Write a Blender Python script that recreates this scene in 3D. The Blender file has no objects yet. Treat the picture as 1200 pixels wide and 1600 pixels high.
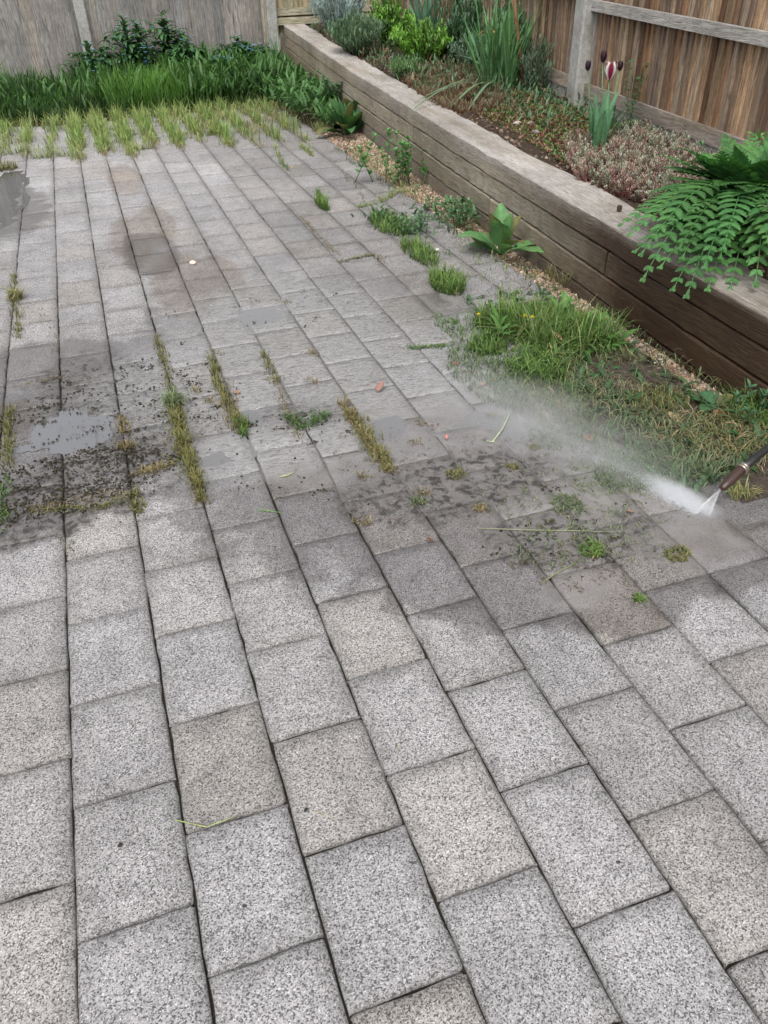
import bpy, math, random
import numpy as np
from mathutils import Vector, Matrix, noise as noise_
random.seed(7); rng = np.random.default_rng(11)
sc = bpy.context.scene
COL = sc.collection
PI = math.pi

# ------------------------------------------------------------------ camera
F_PX, PITCH, ROLL, YAW, CAM_H = 1221.85, .633347, -.0262251, .320365, 1.35882   # focal length in pixels of a 1200 px wide frame
sy, cy_ = math.sin(YAW), math.cos(YAW)
fw = Vector((sy*math.cos(PITCH), cy_*math.cos(PITCH), -math.sin(PITCH)))
rt0 = Vector((cy_, -sy, 0)); up0 = rt0.cross(fw)
RT = math.cos(ROLL)*rt0 + math.sin(ROLL)*up0
UP = -math.sin(ROLL)*rt0 + math.cos(ROLL)*up0
cam = bpy.data.cameras.new('camera'); camo = bpy.data.objects.new('camera', cam); COL.objects.link(camo)
camo.matrix_world = Matrix(((RT.x, UP.x, -fw.x, 0), (RT.y, UP.y, -fw.y, 0), (RT.z, UP.z, -fw.z, CAM_H), (0, 0, 0, 1)))
cam.sensor_fit = 'HORIZONTAL'; cam.sensor_width = 36; cam.lens = 36*F_PX/1200
cam.clip_start = .02; cam.clip_end = 200
sc.camera = camo
sc.cycles.volume_bounces = 6; sc.cycles.max_bounces = 12
sc.render.resolution_x = 768; sc.render.resolution_y = 1024

# ------------------------------------------------------------------ sky and light (overcast)
SUN_EL, SUN_AZ = math.radians(58), math.radians(205)
w = bpy.data.worlds.new('World'); sc.world = w; w.use_nodes = True
nt = w.node_tree; nt.nodes.clear()
sky = nt.nodes.new('ShaderNodeTexSky'); sky.sky_type = 'NISHITA'; sky.sun_disc = False
sky.sun_elevation = SUN_EL; sky.sun_rotation = SUN_AZ; sky.dust_density = 4.0; sky.air_density = 1.0; sky.ozone_density = 1.0
hs = nt.nodes.new('ShaderNodeHueSaturation'); hs.inputs['Saturation'].default_value = .2
bg = nt.nodes.new('ShaderNodeBackground'); bg.inputs['Strength'].default_value = .15
wo = nt.nodes.new('ShaderNodeOutputWorld')
nt.links.new(sky.outputs[0], hs.inputs['Color']); nt.links.new(hs.outputs[0], bg.inputs['Color']); nt.links.new(bg.outputs[0], wo.inputs['Surface'])
sun = bpy.data.lights.new('sun', 'SUN'); sun.energy = 1.0; sun.angle = math.radians(40); sun.color = (1, .97, .93)
so = bpy.data.objects.new('sun', sun); COL.objects.link(so)
sd = Vector((math.sin(SUN_AZ)*math.cos(SUN_EL), math.cos(SUN_AZ)*math.cos(SUN_EL), math.sin(SUN_EL)))
so.rotation_euler = sd.to_track_quat('Z', 'Y').to_euler()
sc.view_settings.view_transform = 'Standard'; sc.view_settings.look = 'None'
sc.view_settings.exposure = 0.70; sc.view_settings.gamma = 1

def at(u, v, z=0.0):
    """point of height z that the photograph shows at pixel (u, v) of 1200 x 1600"""
    d = RT*((u-600)/F_PX) + UP*((800-v)/F_PX) + fw
    t = (z-CAM_H)/d.z
    return Vector((d.x*t, d.y*t, z))
def atY(u, v, y):
    d = RT*((u-600)/F_PX) + UP*((800-v)/F_PX) + fw
    t = y/d.y
    return Vector((d.x*t, y, CAM_H+d.z*t))

# ------------------------------------------------------------------ helpers
def tag(o, label=None, cat=None, group=None, kind=None):
    if label: o['label'] = label
    if cat: o['category'] = cat
    if group: o['group'] = group
    if kind: o['kind'] = kind
    return o
def empty(name, loc, label=None, cat=None, group=None):
    o = bpy.data.objects.new(name, None); COL.objects.link(o); o.location = loc
    o.empty_display_size = .05
    return tag(o, label, cat, group)
def mesh_obj(name, V, F, C, mat, parent=None, smooth=True, attrs=None):
    """V verts, F faces (list of tuples or an Nx3 / Nx4 array), C per vertex colours"""
    me = bpy.data.meshes.new(name)
    V = np.asarray(V, dtype=np.float32)
    if isinstance(F, np.ndarray):
        n, k = F.shape
        me.vertices.add(len(V)); me.vertices.foreach_set('co', V.ravel())
        me.loops.add(n*k); me.loops.foreach_set('vertex_index', F.astype(np.int32).ravel())
        me.polygons.add(n); me.polygons.foreach_set('loop_start', np.arange(0, n*k, k, dtype=np.int32))
        me.update(calc_edges=True)
    else:
        me.from_pydata(V.tolist(), [], F)
    if C is not None:
        C = np.asarray(C, dtype=np.float32)
        if C.shape[1] == 3: C = np.concatenate([C, np.ones((len(C), 1), np.float32)], 1)
        a = me.color_attributes.new('Col', 'FLOAT_COLOR', 'POINT'); a.data.foreach_set('color', C.ravel())
    for nm, vals in (attrs or {}).items():
        a = me.attributes.new(nm, 'FLOAT', 'POINT'); a.data.foreach_set('value', np.asarray(vals, dtype=np.float32))
    me.polygons.foreach_set('use_smooth', [smooth]*len(me.polygons))
    me.materials.append(mat); me.validate()
    o = bpy.data.objects.new(name, me); COL.objects.link(o)
    if parent is not None:
        o.parent = parent
    return o
class MB:
    def __init__(s): s.v = []; s.f = []; s.c = []
    def add(s, vs, fs, cs):
        b = len(s.v); s.v += [tuple(v) for v in vs]
        s.f += [tuple(i+b for i in f) for f in fs]
        s.c += ([tuple(cs)]*len(vs) if not isinstance(cs[0], (tuple, list, Vector)) else [tuple(c) for c in cs])
    def box(s, a, b, c=(1, 1, 1)):
        x0, y0, z0 = a; x1, y1, z1 = b
        s.add([(x0,y0,z0),(x1,y0,z0),(x1,y1,z0),(x0,y1,z0),(x0,y0,z1),(x1,y0,z1),(x1,y1,z1),(x0,y1,z1)],
              [(0,3,2,1),(4,5,6,7),(0,1,5,4),(1,2,6,5),(2,3,7,6),(3,0,4,7)], c)
    def tube(s, pts, rads, c=(1, 1, 1), n=6, cap=True):
        pts = [Vector(p) for p in pts]; ring = []; vs = []; fs = []; cs = []
        for i, p in enumerate(pts):
            d = (pts[min(i+1, len(pts)-1)]-pts[max(i-1, 0)]).normalized()
            a = d.orthogonal().normalized() if i == 0 else (prev - d*prev.dot(d)).normalized()
            prev = a; b = d.cross(a)
            for k in range(n):
                t = 2*PI*k/n; vs.append(p + (a*math.cos(t)+b*math.sin(t))*rads[i])
            cc = c[i] if isinstance(c[0], (tuple, list)) else c
            cs += [cc]*n
        for i in range(len(pts)-1):
            for k in range(n):
                fs.append((i*n+k, i*n+(k+1) % n, (i+1)*n+(k+1) % n, (i+1)*n+k))
        if cap: fs.append(tuple(range(n-1, -1, -1))); fs.append(tuple((len(pts)-1)*n+k for k in range(n)))
        s.add(vs, fs, cs)
    def build(s, name, mat, parent=None, smooth=True):
        off = Vector((0, 0, 0))
        if parent is not None: off = parent.location if parent.parent is None else parent.location+parent.parent.location
        V = np.array(s.v, dtype=np.float32).reshape(-1, 3) - np.array(off, dtype=np.float32)
        return mesh_obj(name, V, s.f, s.c, mat, parent, smooth)
def vary(c, a=.15, warm=0):
    k = 1+random.uniform(-a, a); h = random.uniform(-.06, .06)
    return (max(0, c[0]*k*(1+h)+warm), max(0, c[1]*k), max(0, c[2]*k*(1-h)))
PROF = {'lance': lambda t: math.sin(PI*min(1, t*.94+.06))**.8*(1-.25*t),
        'strap': lambda t: (min(1, .55+t*1.2) if t < .75 else max(0.03, (1-t)/.25)),
        'oval': lambda t: max(.03, math.sin(PI*t**.8))**.7 if 0 < t < 1 else .03,
        'spoon': lambda t: max(.05, (.18+.1*t) if t < .25 else math.sin(PI*(t-.25)/.75*.9+.2))}
def leaf(mb, base, d, L, W, droop=.6, n=5, fold=.25, prof='lance', c=(.05,.12,.03), tipc=None, twist=0, wav=0):
    """a curved, folded leaf blade grown from base along d"""
    d = Vector(d).normalized(); p = Vector(base); up = Vector((0, 0, 1))
    side = d.cross(up)
    if side.length < .05: side = Vector((random.uniform(-1, 1), random.uniform(-1, 1), 0))
    side.normalize()
    if twist: side = (Matrix.Rotation(twist, 3, d) @ side)
    vs = []; cs = []; fs = []; st = L/n; fn = PROF[prof]
    for i in range(n+1):
        t = i/n; wd = W*.5*fn(t); nrm = side.cross(d).normalized()
        wv = nrm*(wav*math.sin(t*17+base[0]*50)*W)
        vs += [p - side*wd + nrm*fold*wd + wv, p.copy(), p + side*wd + nrm*fold*wd - wv]
        cc = c if tipc is None else tuple(c[k]*(1-t)+tipc[k]*t for k in range(3))
        mid = tuple(min(1, x*1.35+.01) for x in cc)
        cs += [cc, mid, cc]
        if i < n:
            d2 = (d - Vector((0, 0, 1))*droop*st/L*(.5+1.2*t)).normalized()
            p = p + (d+d2).normalized()*st; d = d2
            side = (side - d*side.dot(d)).normalized()
    for i in range(n):
        a = i*3
        fs += [(a, a+1, a+4, a+3), (a+1, a+2, a+5, a+4)]
    mb.add(vs, fs, cs)
    return p
def rdir(el0, el1, az=None):
    a = random.uniform(0, 2*PI) if az is None else az
    e = math.radians(random.uniform(el0, el1))
    return Vector((math.cos(a)*math.cos(e), math.sin(a)*math.cos(e), math.sin(e)))
def blades(P, h, lean, width, cbase, ctip, cvar=.2, az=None):
    """many grass blades: arrays of roots, heights, lean (0 upright .. 1.5 flat)"""
    P = np.asarray(P, dtype=np.float64).reshape(-1, 3); N = len(P)
    h = np.broadcast_to(h, N)*1.0; lean = np.broadcast_to(lean, N)*1.0; width = np.broadcast_to(width, N)*1.0
    az = rng.uniform(0, 2*PI, N) if az is None else np.broadcast_to(az, N)+0.0
    dx, dy = np.cos(az), np.sin(az); sx, sy2 = -dy, dx
    fz = rng.uniform(0, 2*PI, N); sx2 = np.cos(fz)*.5+sx; sy3 = np.sin(fz)*.5+sy2
    V = np.zeros((N, 7, 3)); C = np.zeros((N, 7, 3))
    x = P[:, 0].copy(); y = P[:, 1].copy(); z = P[:, 2].copy()
    ang = lean*.35
    k = (1+rng.uniform(-cvar, cvar, N))[:, None]; hue = rng.uniform(-.12, .12, N)[:, None]
    cb = np.asarray(cbase, dtype=float); ct = np.asarray(ctip, dtype=float)
    if cb.ndim == 1: cb = np.tile(cb, (N, 1))
    if ct.ndim == 1: ct = np.tile(ct, (N, 1))
    hm = np.concatenate([1+hue, np.ones((N, 1)), 1-hue], 1)
    for i in range(4):
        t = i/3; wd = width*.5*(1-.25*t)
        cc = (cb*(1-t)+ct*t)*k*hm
        if i < 3:
            V[:, 2*i] = np.stack([x-sx2*wd, y-sy3*wd, z], 1); V[:, 2*i+1] = np.stack([x+sx2*wd, y+sy3*wd, z], 1)
            C[:, 2*i] = cc; C[:, 2*i+1] = cc
            st = h/3
            x = x+dx*np.sin(ang)*st; y = y+dy*np.sin(ang)*st; z = z+np.cos(ang)*st
            z = np.maximum(z, P[:, 2]+.003)
            ang = ang+lean*.55
        else:
            V[:, 6] = np.stack([x, y, z], 1); C[:, 6] = cc
    T = np.array([[0,1,3],[0,3,2],[2,3,5],[2,5,4],[4,5,6]])
    F = (T[None]+(np.arange(N)*7)[:, None, None]).reshape(-1, 3)
    return V.reshape(-1, 3), F, C.reshape(-1, 3)
class Grass:
    def __init__(s): s.V = []; s.F = []; s.C = []; s.n = 0
    def add(s, *a, **k):
        V, F, C = blades(*a, **k)
        s.V.append(V); s.F.append(F+s.n); s.C.append(C); s.n += len(V)
    def build(s, name, parent=None, mat=None):
        V = np.concatenate(s.V); off = np.array(parent.location) if parent else 0
        return mesh_obj(name, V-off, np.concatenate(s.F), np.clip(np.concatenate(s.C), 0, 1), mat or M['grass'], parent, False)
def pts_line(a, b, n, jit=.008):
    t = rng.uniform(0, 1, n); a = np.array(a[:2]); b = np.array(b[:2])
    p = a+(b-a)*t[:, None]+rng.normal(0, jit, (n, 2))
    return np.concatenate([p, np.zeros((n, 1))], 1)
def pts_disc(c, r, n, ry=None, z=0.0):
    a = rng.uniform(0, 2*PI, n); q = np.sqrt(rng.uniform(0, 1, n)); ry = ry or r
    return np.stack([c[0]+np.cos(a)*q*r, c[1]+np.sin(a)*q*ry, np.full(n, z)], 1)

# ------------------------------------------------------------------ materials
M = {}
class NB:
    def __init__(s, name):
        s.m = bpy.data.materials.new(name); s.m.use_nodes = True; s.t = s.m.node_tree; s.t.nodes.clear()
        s.out = s.n('ShaderNodeOutputMaterial'); M[name] = s.m
    def n(s, ty, **k):
        x = s.t.nodes.new(ty)
        for a, b in k.items(): setattr(x, a, b)
        return x
    def l(s, a, b): s.t.links.new(a, b)
    def setin(s, nd, key, v):
        if hasattr(v, 'is_output') or isinstance(v, bpy.types.NodeSocket): s.l(v, nd.inputs[key])
        elif v is not None: nd.inputs[key].default_value = v
    def pos(s, scale=(1, 1, 1)):
        g = s.n('ShaderNodeNewGeometry'); mp = s.n('ShaderNodeMapping'); s.l(g.outputs['Position'], mp.inputs[0]); mp.inputs['Scale'].default_value = scale
        return mp.outputs[0]
    def noise(s, vec, scale, detail=4, rough=.6, dist=0):
        x = s.n('ShaderNodeTexNoise'); s.l(vec, x.inputs['Vector'])
        x.inputs['Scale'].default_value = scale; x.inputs['Detail'].default_value = detail; x.inputs['Roughness'].default_value = rough; x.inputs['Distortion'].default_value = dist
        return x.outputs[0]
    def vor(s, vec, scale, feature='F1'):
        x = s.n('ShaderNodeTexVoronoi', feature=feature); s.l(vec, x.inputs['Vector']); x.inputs['Scale'].default_value = scale
        return x
    def ramp(s, fac, stops, interp='LINEAR'):
        x = s.n('ShaderNodeValToRGB'); x.color_ramp.interpolation = interp; cr = x.color_ramp
        while len(cr.elements) < len(stops): cr.elements.new(.5)
        for e, (p, c) in zip(cr.elements, stops):
            e.position = p; e.color = (c, c, c, 1) if not isinstance(c, (tuple, list)) else (*c, 1)
        s.l(fac, x.inputs[0]); return x.outputs[0]
    def math(s, op, a, b=None, clamp=False):
        x = s.n('ShaderNodeMath', operation=op, use_clamp=clamp); s.setin(x, 0, a); s.setin(x, 1, b); return x.outputs[0]
    def mix(s, fac, a, b, blend='MIX'):
        x = s.n('ShaderNodeMix', data_type='RGBA', blend_type=blend)
        s.setin(x, 0, fac)
        for i, v in ((6, a), (7, b)):
            if isinstance(v, (tuple, list)): x.inputs[i].default_value = (*v[:3], 1)
            else: s.l(v, x.inputs[i])
        return x.outputs[2]
    def attr(s, name, out='Fac'):
        x = s.n('ShaderNodeAttribute', attribute_name=name); return x.outputs[out]
    def bump(s, h, strength=.3, dist=.01, nrm=None):
        x = s.n('ShaderNodeBump'); s.l(h, x.inputs['Height']); s.setin(x, 'Strength', strength); x.inputs['Distance'].default_value = dist
        if nrm is not None: s.l(nrm, x.inputs['Normal'])
        return x.outputs[0]
    def bsdf(s, col, rough=.8, nrm=None, spec=.5, coat=None):
        b = s.n('ShaderNodeBsdfPrincipled')
        if isinstance(col, (tuple, list)): b.inputs['Base Color'].default_value = (*col[:3], 1)
        else: s.l(col, b.inputs['Base Color'])
        s.setin(b, 'Roughness', rough); s.setin(b, 'Specular IOR Level', spec)
        if nrm is not None: s.l(nrm, b.inputs['Normal'])
        return b
    def done(s, sh): s.l(sh.outputs[0] if hasattr(sh, 'outputs') else sh, s.out.inputs['Surface']); return s.m

def mat_paver():
    b = NB('paver'); p = b.pos()
    v = b.vor(p, 430).outputs['Color']
    sep = b.n('ShaderNodeSeparateColor'); b.l(v, sep.inputs[0])
    speck = b.ramp(sep.outputs[0], [(0, .045), (.15, .085), (.25, .21), (.50, .35), (.75, .43), (.95, .50), (1, .70)])
    fine = b.noise(p, 480, 3, .7)
    col = b.mix(b.ramp(fine, [(.38, .0), (.62, 1.0)]), b.mix(.5, speck, (.10, .097, .097)), speck)
    # duller film of dirt and algae over the stones
    big = b.noise(p, 3.2, 5, .62); mid = b.noise(p, 17, 4, .6)
    tint = b.attr('Col', 'Color')
    col = b.mix(1.0, col, tint, 'MULTIPLY')
    dirt = b.ramp(big, [(.3, .78), (.5, .98), (.72, 1.14)])
    col = b.mix(1.0, col, dirt, 'MULTIPLY')
    col = b.mix(1.0, col, b.ramp(mid, [(.28, .78), (.5, 1.0), (.8, 1.06)]), 'MULTIPLY')
    spots = b.ramp(b.noise(p, 42, 2, .5), [(.72, 0), (.77, 1)])
    col = b.mix(b.math('MULTIPLY', spots, .6), col, (.05, .048, .045))
    edge = b.attr('edge')
    edgen = b.math('MULTIPLY', edge, b.ramp(b.noise(p, 60, 3, .6), [(.3, .3), (.7, 1.0)]))
    soaked = b.math('MAXIMUM', b.attr('flow'), b.attr('silt'))
    col = b.mix(b.math('MULTIPLY', edgen, b.math('SUBTRACT', .62, b.math('MULTIPLY', soaked, .52))), col, (.055, .05, .04))
    # wetness, silt, brown stains
    nz = b.math('MULTIPLY', b.math('SUBTRACT', b.noise(p, 9, 6, .68), .5), 1.3)
    wet = b.ramp(b.math('ADD', b.attr('wet'), nz), [(.38, 0), (.62, 1)])
    silt = b.math('MULTIPLY', b.ramp(b.math('ADD', b.attr('silt'), b.math('MULTIPLY', nz, .9)), [(.35, 0), (.8, 1)]), b.ramp(b.noise(p, 6, 5, .7), [(.35, .25), (.65, .85)]))
    brown = b.ramp(b.math('ADD', b.attr('brown'), b.math('MULTIPLY', nz, .8)), [(.35, 0), (.75, 1)])
    dark = b.ramp(b.math('ADD', b.attr('mud'), b.math('MULTIPLY', nz, 1.1)), [(.4, 0), (.75, 1)])
    col = b.mix(b.math('MULTIPLY', brown, .62), col, b.mix(1, col, (.64, .55, .46), 'MULTIPLY'))
    wetcol = b.mix(b.attr('flow'), b.mix(1, col, (.60, .585, .58), 'MULTIPLY'), b.mix(1, col, (.80, .79, .79), 'MULTIPLY'))  # flow darkened less: sheen of the water film painted into the colour
    col = b.mix(wet, col, wetcol)
    col = b.mix(silt, col, b.mix(mid, (.165, .155, .15), (.26, .248, .24)))
    col = b.mix(b.math('MULTIPLY', dark, .38), col, (.075, .066, .058))
    mudn = b.ramp(b.noise(p, 30, 6, .7, .6), [(.49, 0), (.57, 1)])
    col = b.mix(b.math('MULTIPLY', dark, b.math('MULTIPLY', mudn, .85)), col, (.022, .019, .016))
    # running water: waves in the bump, ripple darks and sky sheen painted in colour
    wv = b.noise(b.pos((26, 88, 1)), 1.0, 4, .6, 1.6)
    flow = b.math('MULTIPLY', b.attr('flow'), wet)
    lines = b.ramp(wv, [(.34, 0.0), (.45, .65), (.58, 1)])
    col = b.mix(b.math('MULTIPLY', flow, .5), col, b.mix(lines, (.075, .073, .072), (.43, .425, .425)))
    rough = b.math('SUBTRACT', .88, b.math('MULTIPLY', wet, b.math('ADD', .52, b.math('MULTIPLY', b.attr('flow'), .22))))
    h = b.math('MULTIPLY', sep.outputs[0], b.math('SUBTRACT', 1, b.math('MULTIPLY', b.math('MAXIMUM', silt, flow), .8)))
    n1 = b.bump(h, .45, .0025)
    n2 = b.bump(wv, b.math('MULTIPLY', flow, .7), .012, n1)
    b.done(b.bsdf(col, rough, n2, .5))
mat_paver()
def mat_soil(name, c0, c1, scale=60):
    b = NB(name); p = b.pos()
    n = b.noise(p, scale, 6, .7); m = b.noise(p, scale*.12, 4, .6)
    col = b.mix(b.ramp(n, [(.3, 0), (.7, 1)]), c0, c1); col = b.mix(b.math('MULTIPLY', m, .5), col, c0)
    b.done(b.bsdf(col, .95, b.bump(n, .9, .02), .2))
mat_soil('joint_soil', (.018, .016, .013), (.06, .05, .035))
mat_soil('joint_silt', (.11, .105, .10), (.22, .21, .205), 50)
mat_soil('soil', (.03, .022, .015), (.10, .07, .045))
mat_soil('gravel_bed', (.10, .065, .04), (.28, .19, .12), 90)
mat_soil('mud', (.05, .038, .03), (.14, .11, .09), 40)
def mat_vc(name, rough=.6, transl=.0, nscale=60, namp=.25, spec=.4):
    b = NB(name); p = b.pos(); c = b.attr('Col', 'Color')
    n = b.noise(p, nscale, 3, .6)
    col = b.mix(1, c, b.ramp(n, [(.25, 1-namp), (.75, 1+namp)]), 'MULTIPLY')
    bs = b.bsdf(col, rough, None, spec)
    if transl:
        t = b.n('ShaderNodeBsdfTranslucent'); b.l(b.mix(1, col, (1.0, 1.15, .6), 'MULTIPLY'), t.inputs[0])
        m = b.n('ShaderNodeMixShader'); m.inputs[0].default_value = transl
        b.l(bs.outputs[0], m.inputs[1]); b.l(t.outputs[0], m.inputs[2]); b.done(m)
    else: b.done(bs)
mat_vc('grass', .55, .3, 25, .15, .3)
mat_vc('leaf', .5, .22, 70, .25, .35)
mat_vc('petal', .42, .25, 40, .12, .4)
mat_vc('stem', .7, .0, 80, .3, .3)
mat_vc('chips', .85, .0, 220, .35, .3)
mat_vc('stone', .8, .0, 160, .25, .3)
def mat_wood(name, axis, soft=0.0):
    """weathered timber, grain along axis (0 x, 1 y, 2 z); Col = board colour, wet attr darkens (soaked by splashes)"""
    b = NB(name)
    sc1 = [70, 70, 70]; sc1[axis] = 3.6; sc2 = [210, 210, 210]; sc2[axis] = 11
    sc3 = [9, 9, 9]; sc3[axis] = 1.2
    tc = b.n('ShaderNodeNewGeometry'); wob = b.n('ShaderNodeVectorMath', operation='ADD')
    b.l(tc.outputs['Position'], wob.inputs[0])
    nn = b.n('ShaderNodeTexNoise'); nn.inputs['Scale'].default_value = 3.5; b.l(tc.outputs['Position'], nn.inputs['Vector'])
    ms = b.n('ShaderNodeVectorMath', operation='SCALE'); b.l(nn.outputs['Color'], ms.inputs[0]); ms.inputs['Scale'].default_value = .05
    b.l(ms.outputs[0], wob.inputs[1])
    def mp(sv):
        x = b.n('ShaderNodeMapping'); b.l(wob.outputs[0], x.inputs[0]); x.inputs['Scale'].default_value = sv; return x.outputs[0]
    g1 = b.noise(mp(sc1), 1, 5, .65, .8); g2 = b.noise(mp(sc2), 1, 3, .6); g3 = b.noise(mp(sc3), 1, 4, .6)
    c = b.attr('Col', 'Color')
    col = b.mix(1, c, b.ramp(g1, [(.32, .30+.4*soft), (.46, .9+.05*soft), (.66, 1.5-.32*soft)]), 'MULTIPLY')
    col = b.mix(1, col, b.ramp(g2, [(.3, .72), (.6, 1.12)]), 'MULTIPLY')
    grey = b.attr('grey')
    gm = b.math('MULTIPLY', b.ramp(g3, [(.3, .25), (.65, 1)]), grey)
    col = b.mix(gm, col, b.mix(b.ramp(g2, [(.3, 0), (.7, 1)]), (.24, .225, .21), (.56, .535, .515)))
    wet = b.ramp(b.math('ADD', b.attr('wet'), b.math('MULTIPLY', b.math('SUBTRACT', b.noise(b.pos(), 5, 6, .75), .5), .8)), [(.1, 0), (.9, 1)])
    col = b.mix(wet, col, b.mix(1, col, (.20, .135, .10), 'MULTIPLY'))
    pit = b.ramp(b.noise(b.pos(), 210, 3, .65), [(.30, .35), (.44, 1), (.75, 1.12)])
    col = b.mix(.75, col, b.mix(1, col, pit, 'MULTIPLY'))
    patchy = b.ramp(b.noise(b.pos((1, .8, 1)), 2.3, 5, .7), [(.3, .72), (.55, 1), (.75, 1.25)])
    col = b.mix(1, col, patchy, 'MULTIPLY')
    crack = b.ramp(g1, [(.30, 1), (.345, 0)])
    col = b.mix(b.math('MULTIPLY', crack, .7), col, (.03, .024, .018))
    # knots and black splash marks
    sp = b.ramp(b.noise(b.pos(), 120, 2, .6), [(.64, 0), (.72, 1)])
    col = b.mix(b.math('MULTIPLY', sp, b.math('MULTIPLY', wet, .6)), col, (.02, .014, .01))
    stain = b.ramp(b.noise(b.pos((3, 3, 9)), 1.6, 5, .7), [(.5, 0), (.7, 1)])
    col = b.mix(b.math('MULTIPLY', stain, .35), col, b.mix(1, col, (.55, .6, .4), 'MULTIPLY'))
    h = b.math('ADD', g1, b.math('MULTIPLY', g2, .5))
    b.done(b.bsdf(col, b.math('SUBTRACT', .85, b.math('MULTIPLY', wet, .3)), b.bump(h, .7, .006), .3))
for ax, nm in enumerate(('wood_x', 'wood_y', 'wood_z')): mat_wood(nm, ax)
mat_wood('oak', 1, 1.0)
def mat_concrete():
    b = NB('concrete'); p = b.pos(); n = b.noise(p, 35, 6, .7); m = b.noise(p, 5, 4, .6); f = b.noise(p, 190, 2, .6)
    col = b.mix(b.ramp(n, [(.3, 0), (.7, 1)]), (.24, .235, .215), (.42, .415, .40))
    col = b.mix(b.ramp(m, [(.45, 0), (.7, .6)]), col, (.13, .135, .10))
    col = b.mix(b.ramp(f, [(.6, 0), (.7, .5)]), col, (.08, .075, .07))
    b.done(b.bsdf(col, .9, b.bump(f, .5, .004), .3))
mat_concrete()
def mat_water(name, murk_sheen, alpha, rough, bump):
    b = NB(name); p = b.pos(); n = b.noise(p, 22, 3, .5)
    h = b.bump(n, bump, .003)
    bs = b.bsdf(murk_sheen, rough, h, 1.0); t = b.n('ShaderNodeBsdfTransparent'); t.inputs[0].default_value = (.62, .60, .58, 1)
    g = b.n('ShaderNodeBsdfGlossy'); g.inputs['Roughness'].default_value = rough; b.l(h, g.inputs['Normal'])
    lw = b.n('ShaderNodeFresnel'); lw.inputs['IOR'].default_value = 2.1; b.l(h, lw.inputs['Normal'])
    under = b.n('ShaderNodeMixShader'); under.inputs[0].default_value = alpha; b.l(t.outputs[0], under.inputs[1]); b.l(bs.outputs[0], under.inputs[2])
    m = b.n('ShaderNodeMixShader'); b.l(lw.outputs[0], m.inputs[0]); b.l(under.outputs[0], m.inputs[1]); b.l(g.outputs[0], m.inputs[2]); b.done(m)
mat_water('water', (.22, .22, .23), .6, .02, .08)  # murky grey painted paler to stand in for sky reflection
mat_water('silty_water', (.25, .24, .235), .6, .12, .25)
def simple(name, col, rough, spec=.5, metal=0):
    b = NB(name); p = b.pos(); n = b.noise(p, 140, 4, .6)
    c = b.mix(b.ramp(n, [(.3, .0), (.75, 1)]), tuple(x*.7 for x in col), tuple(min(1, x*1.25) for x in col))
    x = b.bsdf(c, rough, b.bump(n, .15, .002), spec); x.inputs['Metallic'].default_value = metal; b.done(x)
simple('lance_black', (.02, .02, .02), .45)
simple('nozzle_brown', (.045, .022, .016), .35)
simple('ring_metal', (.38, .33, .28), .35, .5, .8)
def mat_jet():
    b = NB('jet'); p = b.pos()
    n = b.noise(b.pos((260, 260, 60)), 1, 3, .6)
    d = b.bsdf((.88, .90, .92), .3, None, .6); t = b.n('ShaderNodeBsdfTransparent')
    m = b.n('ShaderNodeMixShader'); b.l(b.math('MULTIPLY', b.attr('Col'), b.ramp(n, [(.3, .45), (.7, 1)])), m.inputs[0])
    b.l(t.outputs[0], m.inputs[1]); b.l(d.outputs[0], m.inputs[2]); b.done(m)
mat_jet()
def mat_mist(name, dens, sx, sy2):
    """uneven spray inside an ellipsoid centred on the object's origin"""
    b = NB(name); tc = b.n('ShaderNodeTexCoord')
    ln = b.n('ShaderNodeVectorMath', operation='LENGTH'); b.l(tc.outputs['Object'], ln.inputs[0])
    fall = b.math('POWER', b.math('SUBTRACT', 1, ln.outputs['Value'], True), 1.3)
    mp = b.n('ShaderNodeMapping'); b.l(tc.outputs['Object'], mp.inputs[0]); mp.inputs['Scale'].default_value = (sx, sy2, 2)
    n = b.noise(mp.outputs[0], 1, 5, .65, .4)
    dd = b.math('MULTIPLY', b.math('MULTIPLY', fall, b.ramp(n, [(.35, .12), (.72, 1)])), dens)
    v = b.n('ShaderNodeVolumePrincipled'); v.inputs['Color'].default_value = (.93, .94, .96, 1)
    b.l(dd, v.inputs['Density']); v.inputs['Anisotropy'].default_value = .2
    b.l(v.outputs[0], b.out.inputs['Volume'])
mat_mist('mist', 10.0, 3.5, 3); mat_mist('foam_mist', 190.0, 7, 9)

# ------------------------------------------------------------------ levels
def lerp_tab(tab, y):
    xs = [a for a, _ in tab]; ys = [b for _, b in tab]
    return float(np.interp(y, xs, ys))
WT = [(.0, .262), (1.96, .298), (2.4, .308), (3.5, .350), (4.9, .384), (7.1, .448), (10.3, .578)]
WX = [(-2, 1.97), (0, 2.0), (1.9, 2.035), (3.4, 2.055), (5, 2.115), (7.1, 2.205), (10.3, 2.365), (12, 2.45)]
wall_top = lambda y: lerp_tab(WT, y)
wall_x = lambda y: np.interp(y, [a for a, _ in WX], [b for _, b in WX])                  # outer (patio side) face
WALL_W, COURSE = .255, .1095
fence_x = lambda y: 3.2+.05*(y-3)
bed_z = lambda y: wall_top(y)+.0
FY = 10.36
Y_FAR = 8.75
X0 = -.309; PW = .2
line_x = lambda k: X0+k*PW

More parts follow.
